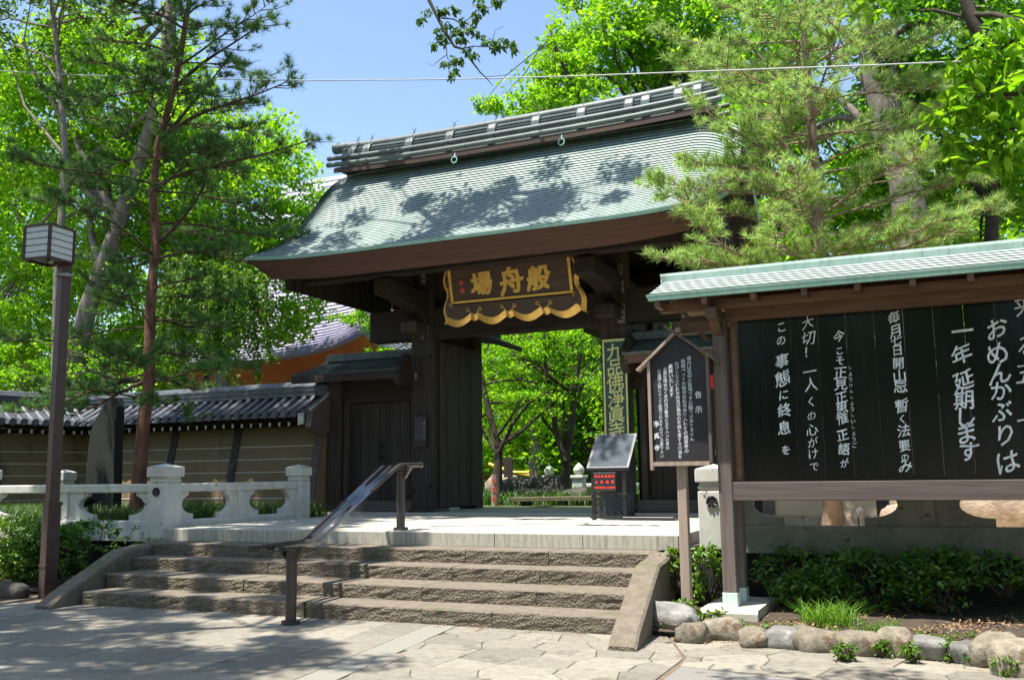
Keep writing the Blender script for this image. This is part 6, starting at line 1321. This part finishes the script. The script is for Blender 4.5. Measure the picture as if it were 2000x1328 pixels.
V, F = blades(20000, (-19, -10.85), (11.45, 15.7), 0.70, 0.36, 0.018, 7, 0.6); tag(link('bamboo_grass', fast_mesh('bamboo_grass', V, F, 'grass_dark')), kind='stuff')
c = P(1625, 1225, Y=9.6); V, F = blades(380, (c.x-0.25, c.x+0.25), (9.3, 9.65), 0.08, 0.22, 0.008, 8, 0.9); tag(link('grass_tuft', fast_mesh('grass_tuft', V, F, 'grass_blade')), kind='stuff')
c = P(1720, 1240, Y=9.3); V, F = blades(120, (c.x-0.12, c.x+0.15), (9.1, 9.3), 0.08, 0.14, 0.008, 9, 0.9); tag(link('grass_tuft', fast_mesh('grass_tuft', V, F, 'grass_blade')), kind='stuff')
V, F = blades(6500, (-12, -6.5), (20.9, 27), 0.79, 0.36, 0.03, 10, 0.7); tag(link('garden_grass', fast_mesh('garden_grass', V, F, 'grass_dark')), kind='stuff')
# raised planting bed with soil and dry leaves
b = MB(); r = random.Random(5); G = []
for i in range(40):
    x = -2.62+6.5*i/39; row = []
    for j in range(12):
        yf = max(8.75+0.12 if x < 0 else 8.75-0.5*x, 8.3)+0.08; y = yf+(11.25-yf)*j/11; row.append((x, y, 0.03+0.07*min(1, j/2)+r.uniform(0, 0.035)))
    G.append(row)
b.grid(G, True); tag(b.build('planting_bed', 'soil'), kind='structure')
b = MB(); G = [[(-16+5.85*i/20, 9.55+1.7*j/8-0.0, 0.0+0.08*min(1, j/2)+r.uniform(0, 0.03)) for j in range(9)] for i in range(21)]; b.grid(G, True); tag(b.build('planting_bed', 'soil'), kind='structure')
V, F = leaf_cloud([(-2.4+0.22*i, 9.25+0.3*(i % 5), 0.12) for i in range(20)], [0.35]*20, 4200, 0.034, 0.10, 77, up=2.0, asp=0.5); tag(link('leaf_litter', fast_mesh('leaf_litter', V, F, 'dry_leaf')), kind='stuff')
V, F = leaf_cloud([(-9.5+0.55*i, 8.5+0.1*(i % 3), 0.006) for i in range(14)]+[(-2.3+0.35*i, 8.6-0.03*i, 0.006) for i in range(8)]+[(-8+i, 11.5+0.7*(i % 4), 0.812) for i in range(5)], [0.6]*14+[0.2]*8+[0.7]*5, 260, 0.022, 0.003, 79, up=3.0, asp=0.6); tag(link('fallen_leaves', fast_mesh('fallen_leaves', V, F, 'dry_leaf')), kind='stuff')

# ---- the avenue trees that stand behind and beside the viewer
for i, (x, y, h, r_, lab) in enumerate(((-6, -9, 9, 4.5, 'avenue tree behind the viewpoint, straight back from the stairs'), (3, -11, 10, 5, 'avenue tree behind the viewpoint, in line with the notice board'), (-16, -4, 9, 4.5, 'avenue tree at the side of the forecourt, beyond the left edge'), (-22, 4, 9, 4.5, 'avenue tree on the left, in front of the returning wall'), (10, -3, 9, 4.5, 'avenue tree at the right of the forecourt'), (11, 6, 8, 4, 'avenue tree right of the notice board'), (-2, -18, 11, 6, 'farthest avenue tree behind the viewpoint'), (-13, -14, 10, 5, 'avenue tree behind the viewpoint, to the left'))):
    broad_tree('avenue_tree', lab, [(x, y, 0), (x+0.1, y, h*0.35), (x-0.2, y+0.1, h*0.8)], 0.3, [(x, y, h*0.66, r_, r_, h*0.52), (x+1, y-1, h*0.35, r_*0.8, r_*0.8, h*0.26)], 5200, 0.42, 'leaf_mid', 'bark_dark', seed=200+i, crad=1.2, limbs=8, group='trees of the approach avenue', twigs=False)

V, F = leaf_cloud([(-2.5+0.13*i, 9.12-0.008*i+0.10*(i % 3), 0.10) for i in range(26)], [0.10]*26, 1500, 0.030, 0.5, 91, up=0.6, asp=0.6, fine=True); tag(link('ground_cover_leaves', fast_mesh('ground_cover_leaves', V, F, 'leaf_azalea')), kind='stuff')
V, F = leaf_cloud([(-2.6+0.16*i, 8.86-0.035*max(0, i-8), 0.006) for i in range(20)]+[(-9.8+0.5*i, 8.80, 0.006) for i in range(15)], [0.14]*35, 1500, 0.016, 0.03, 93, up=3.0, asp=0.6); tag(link('leaf_debris', fast_mesh('leaf_debris', V, F, 'dry_leaf')), kind='stuff')
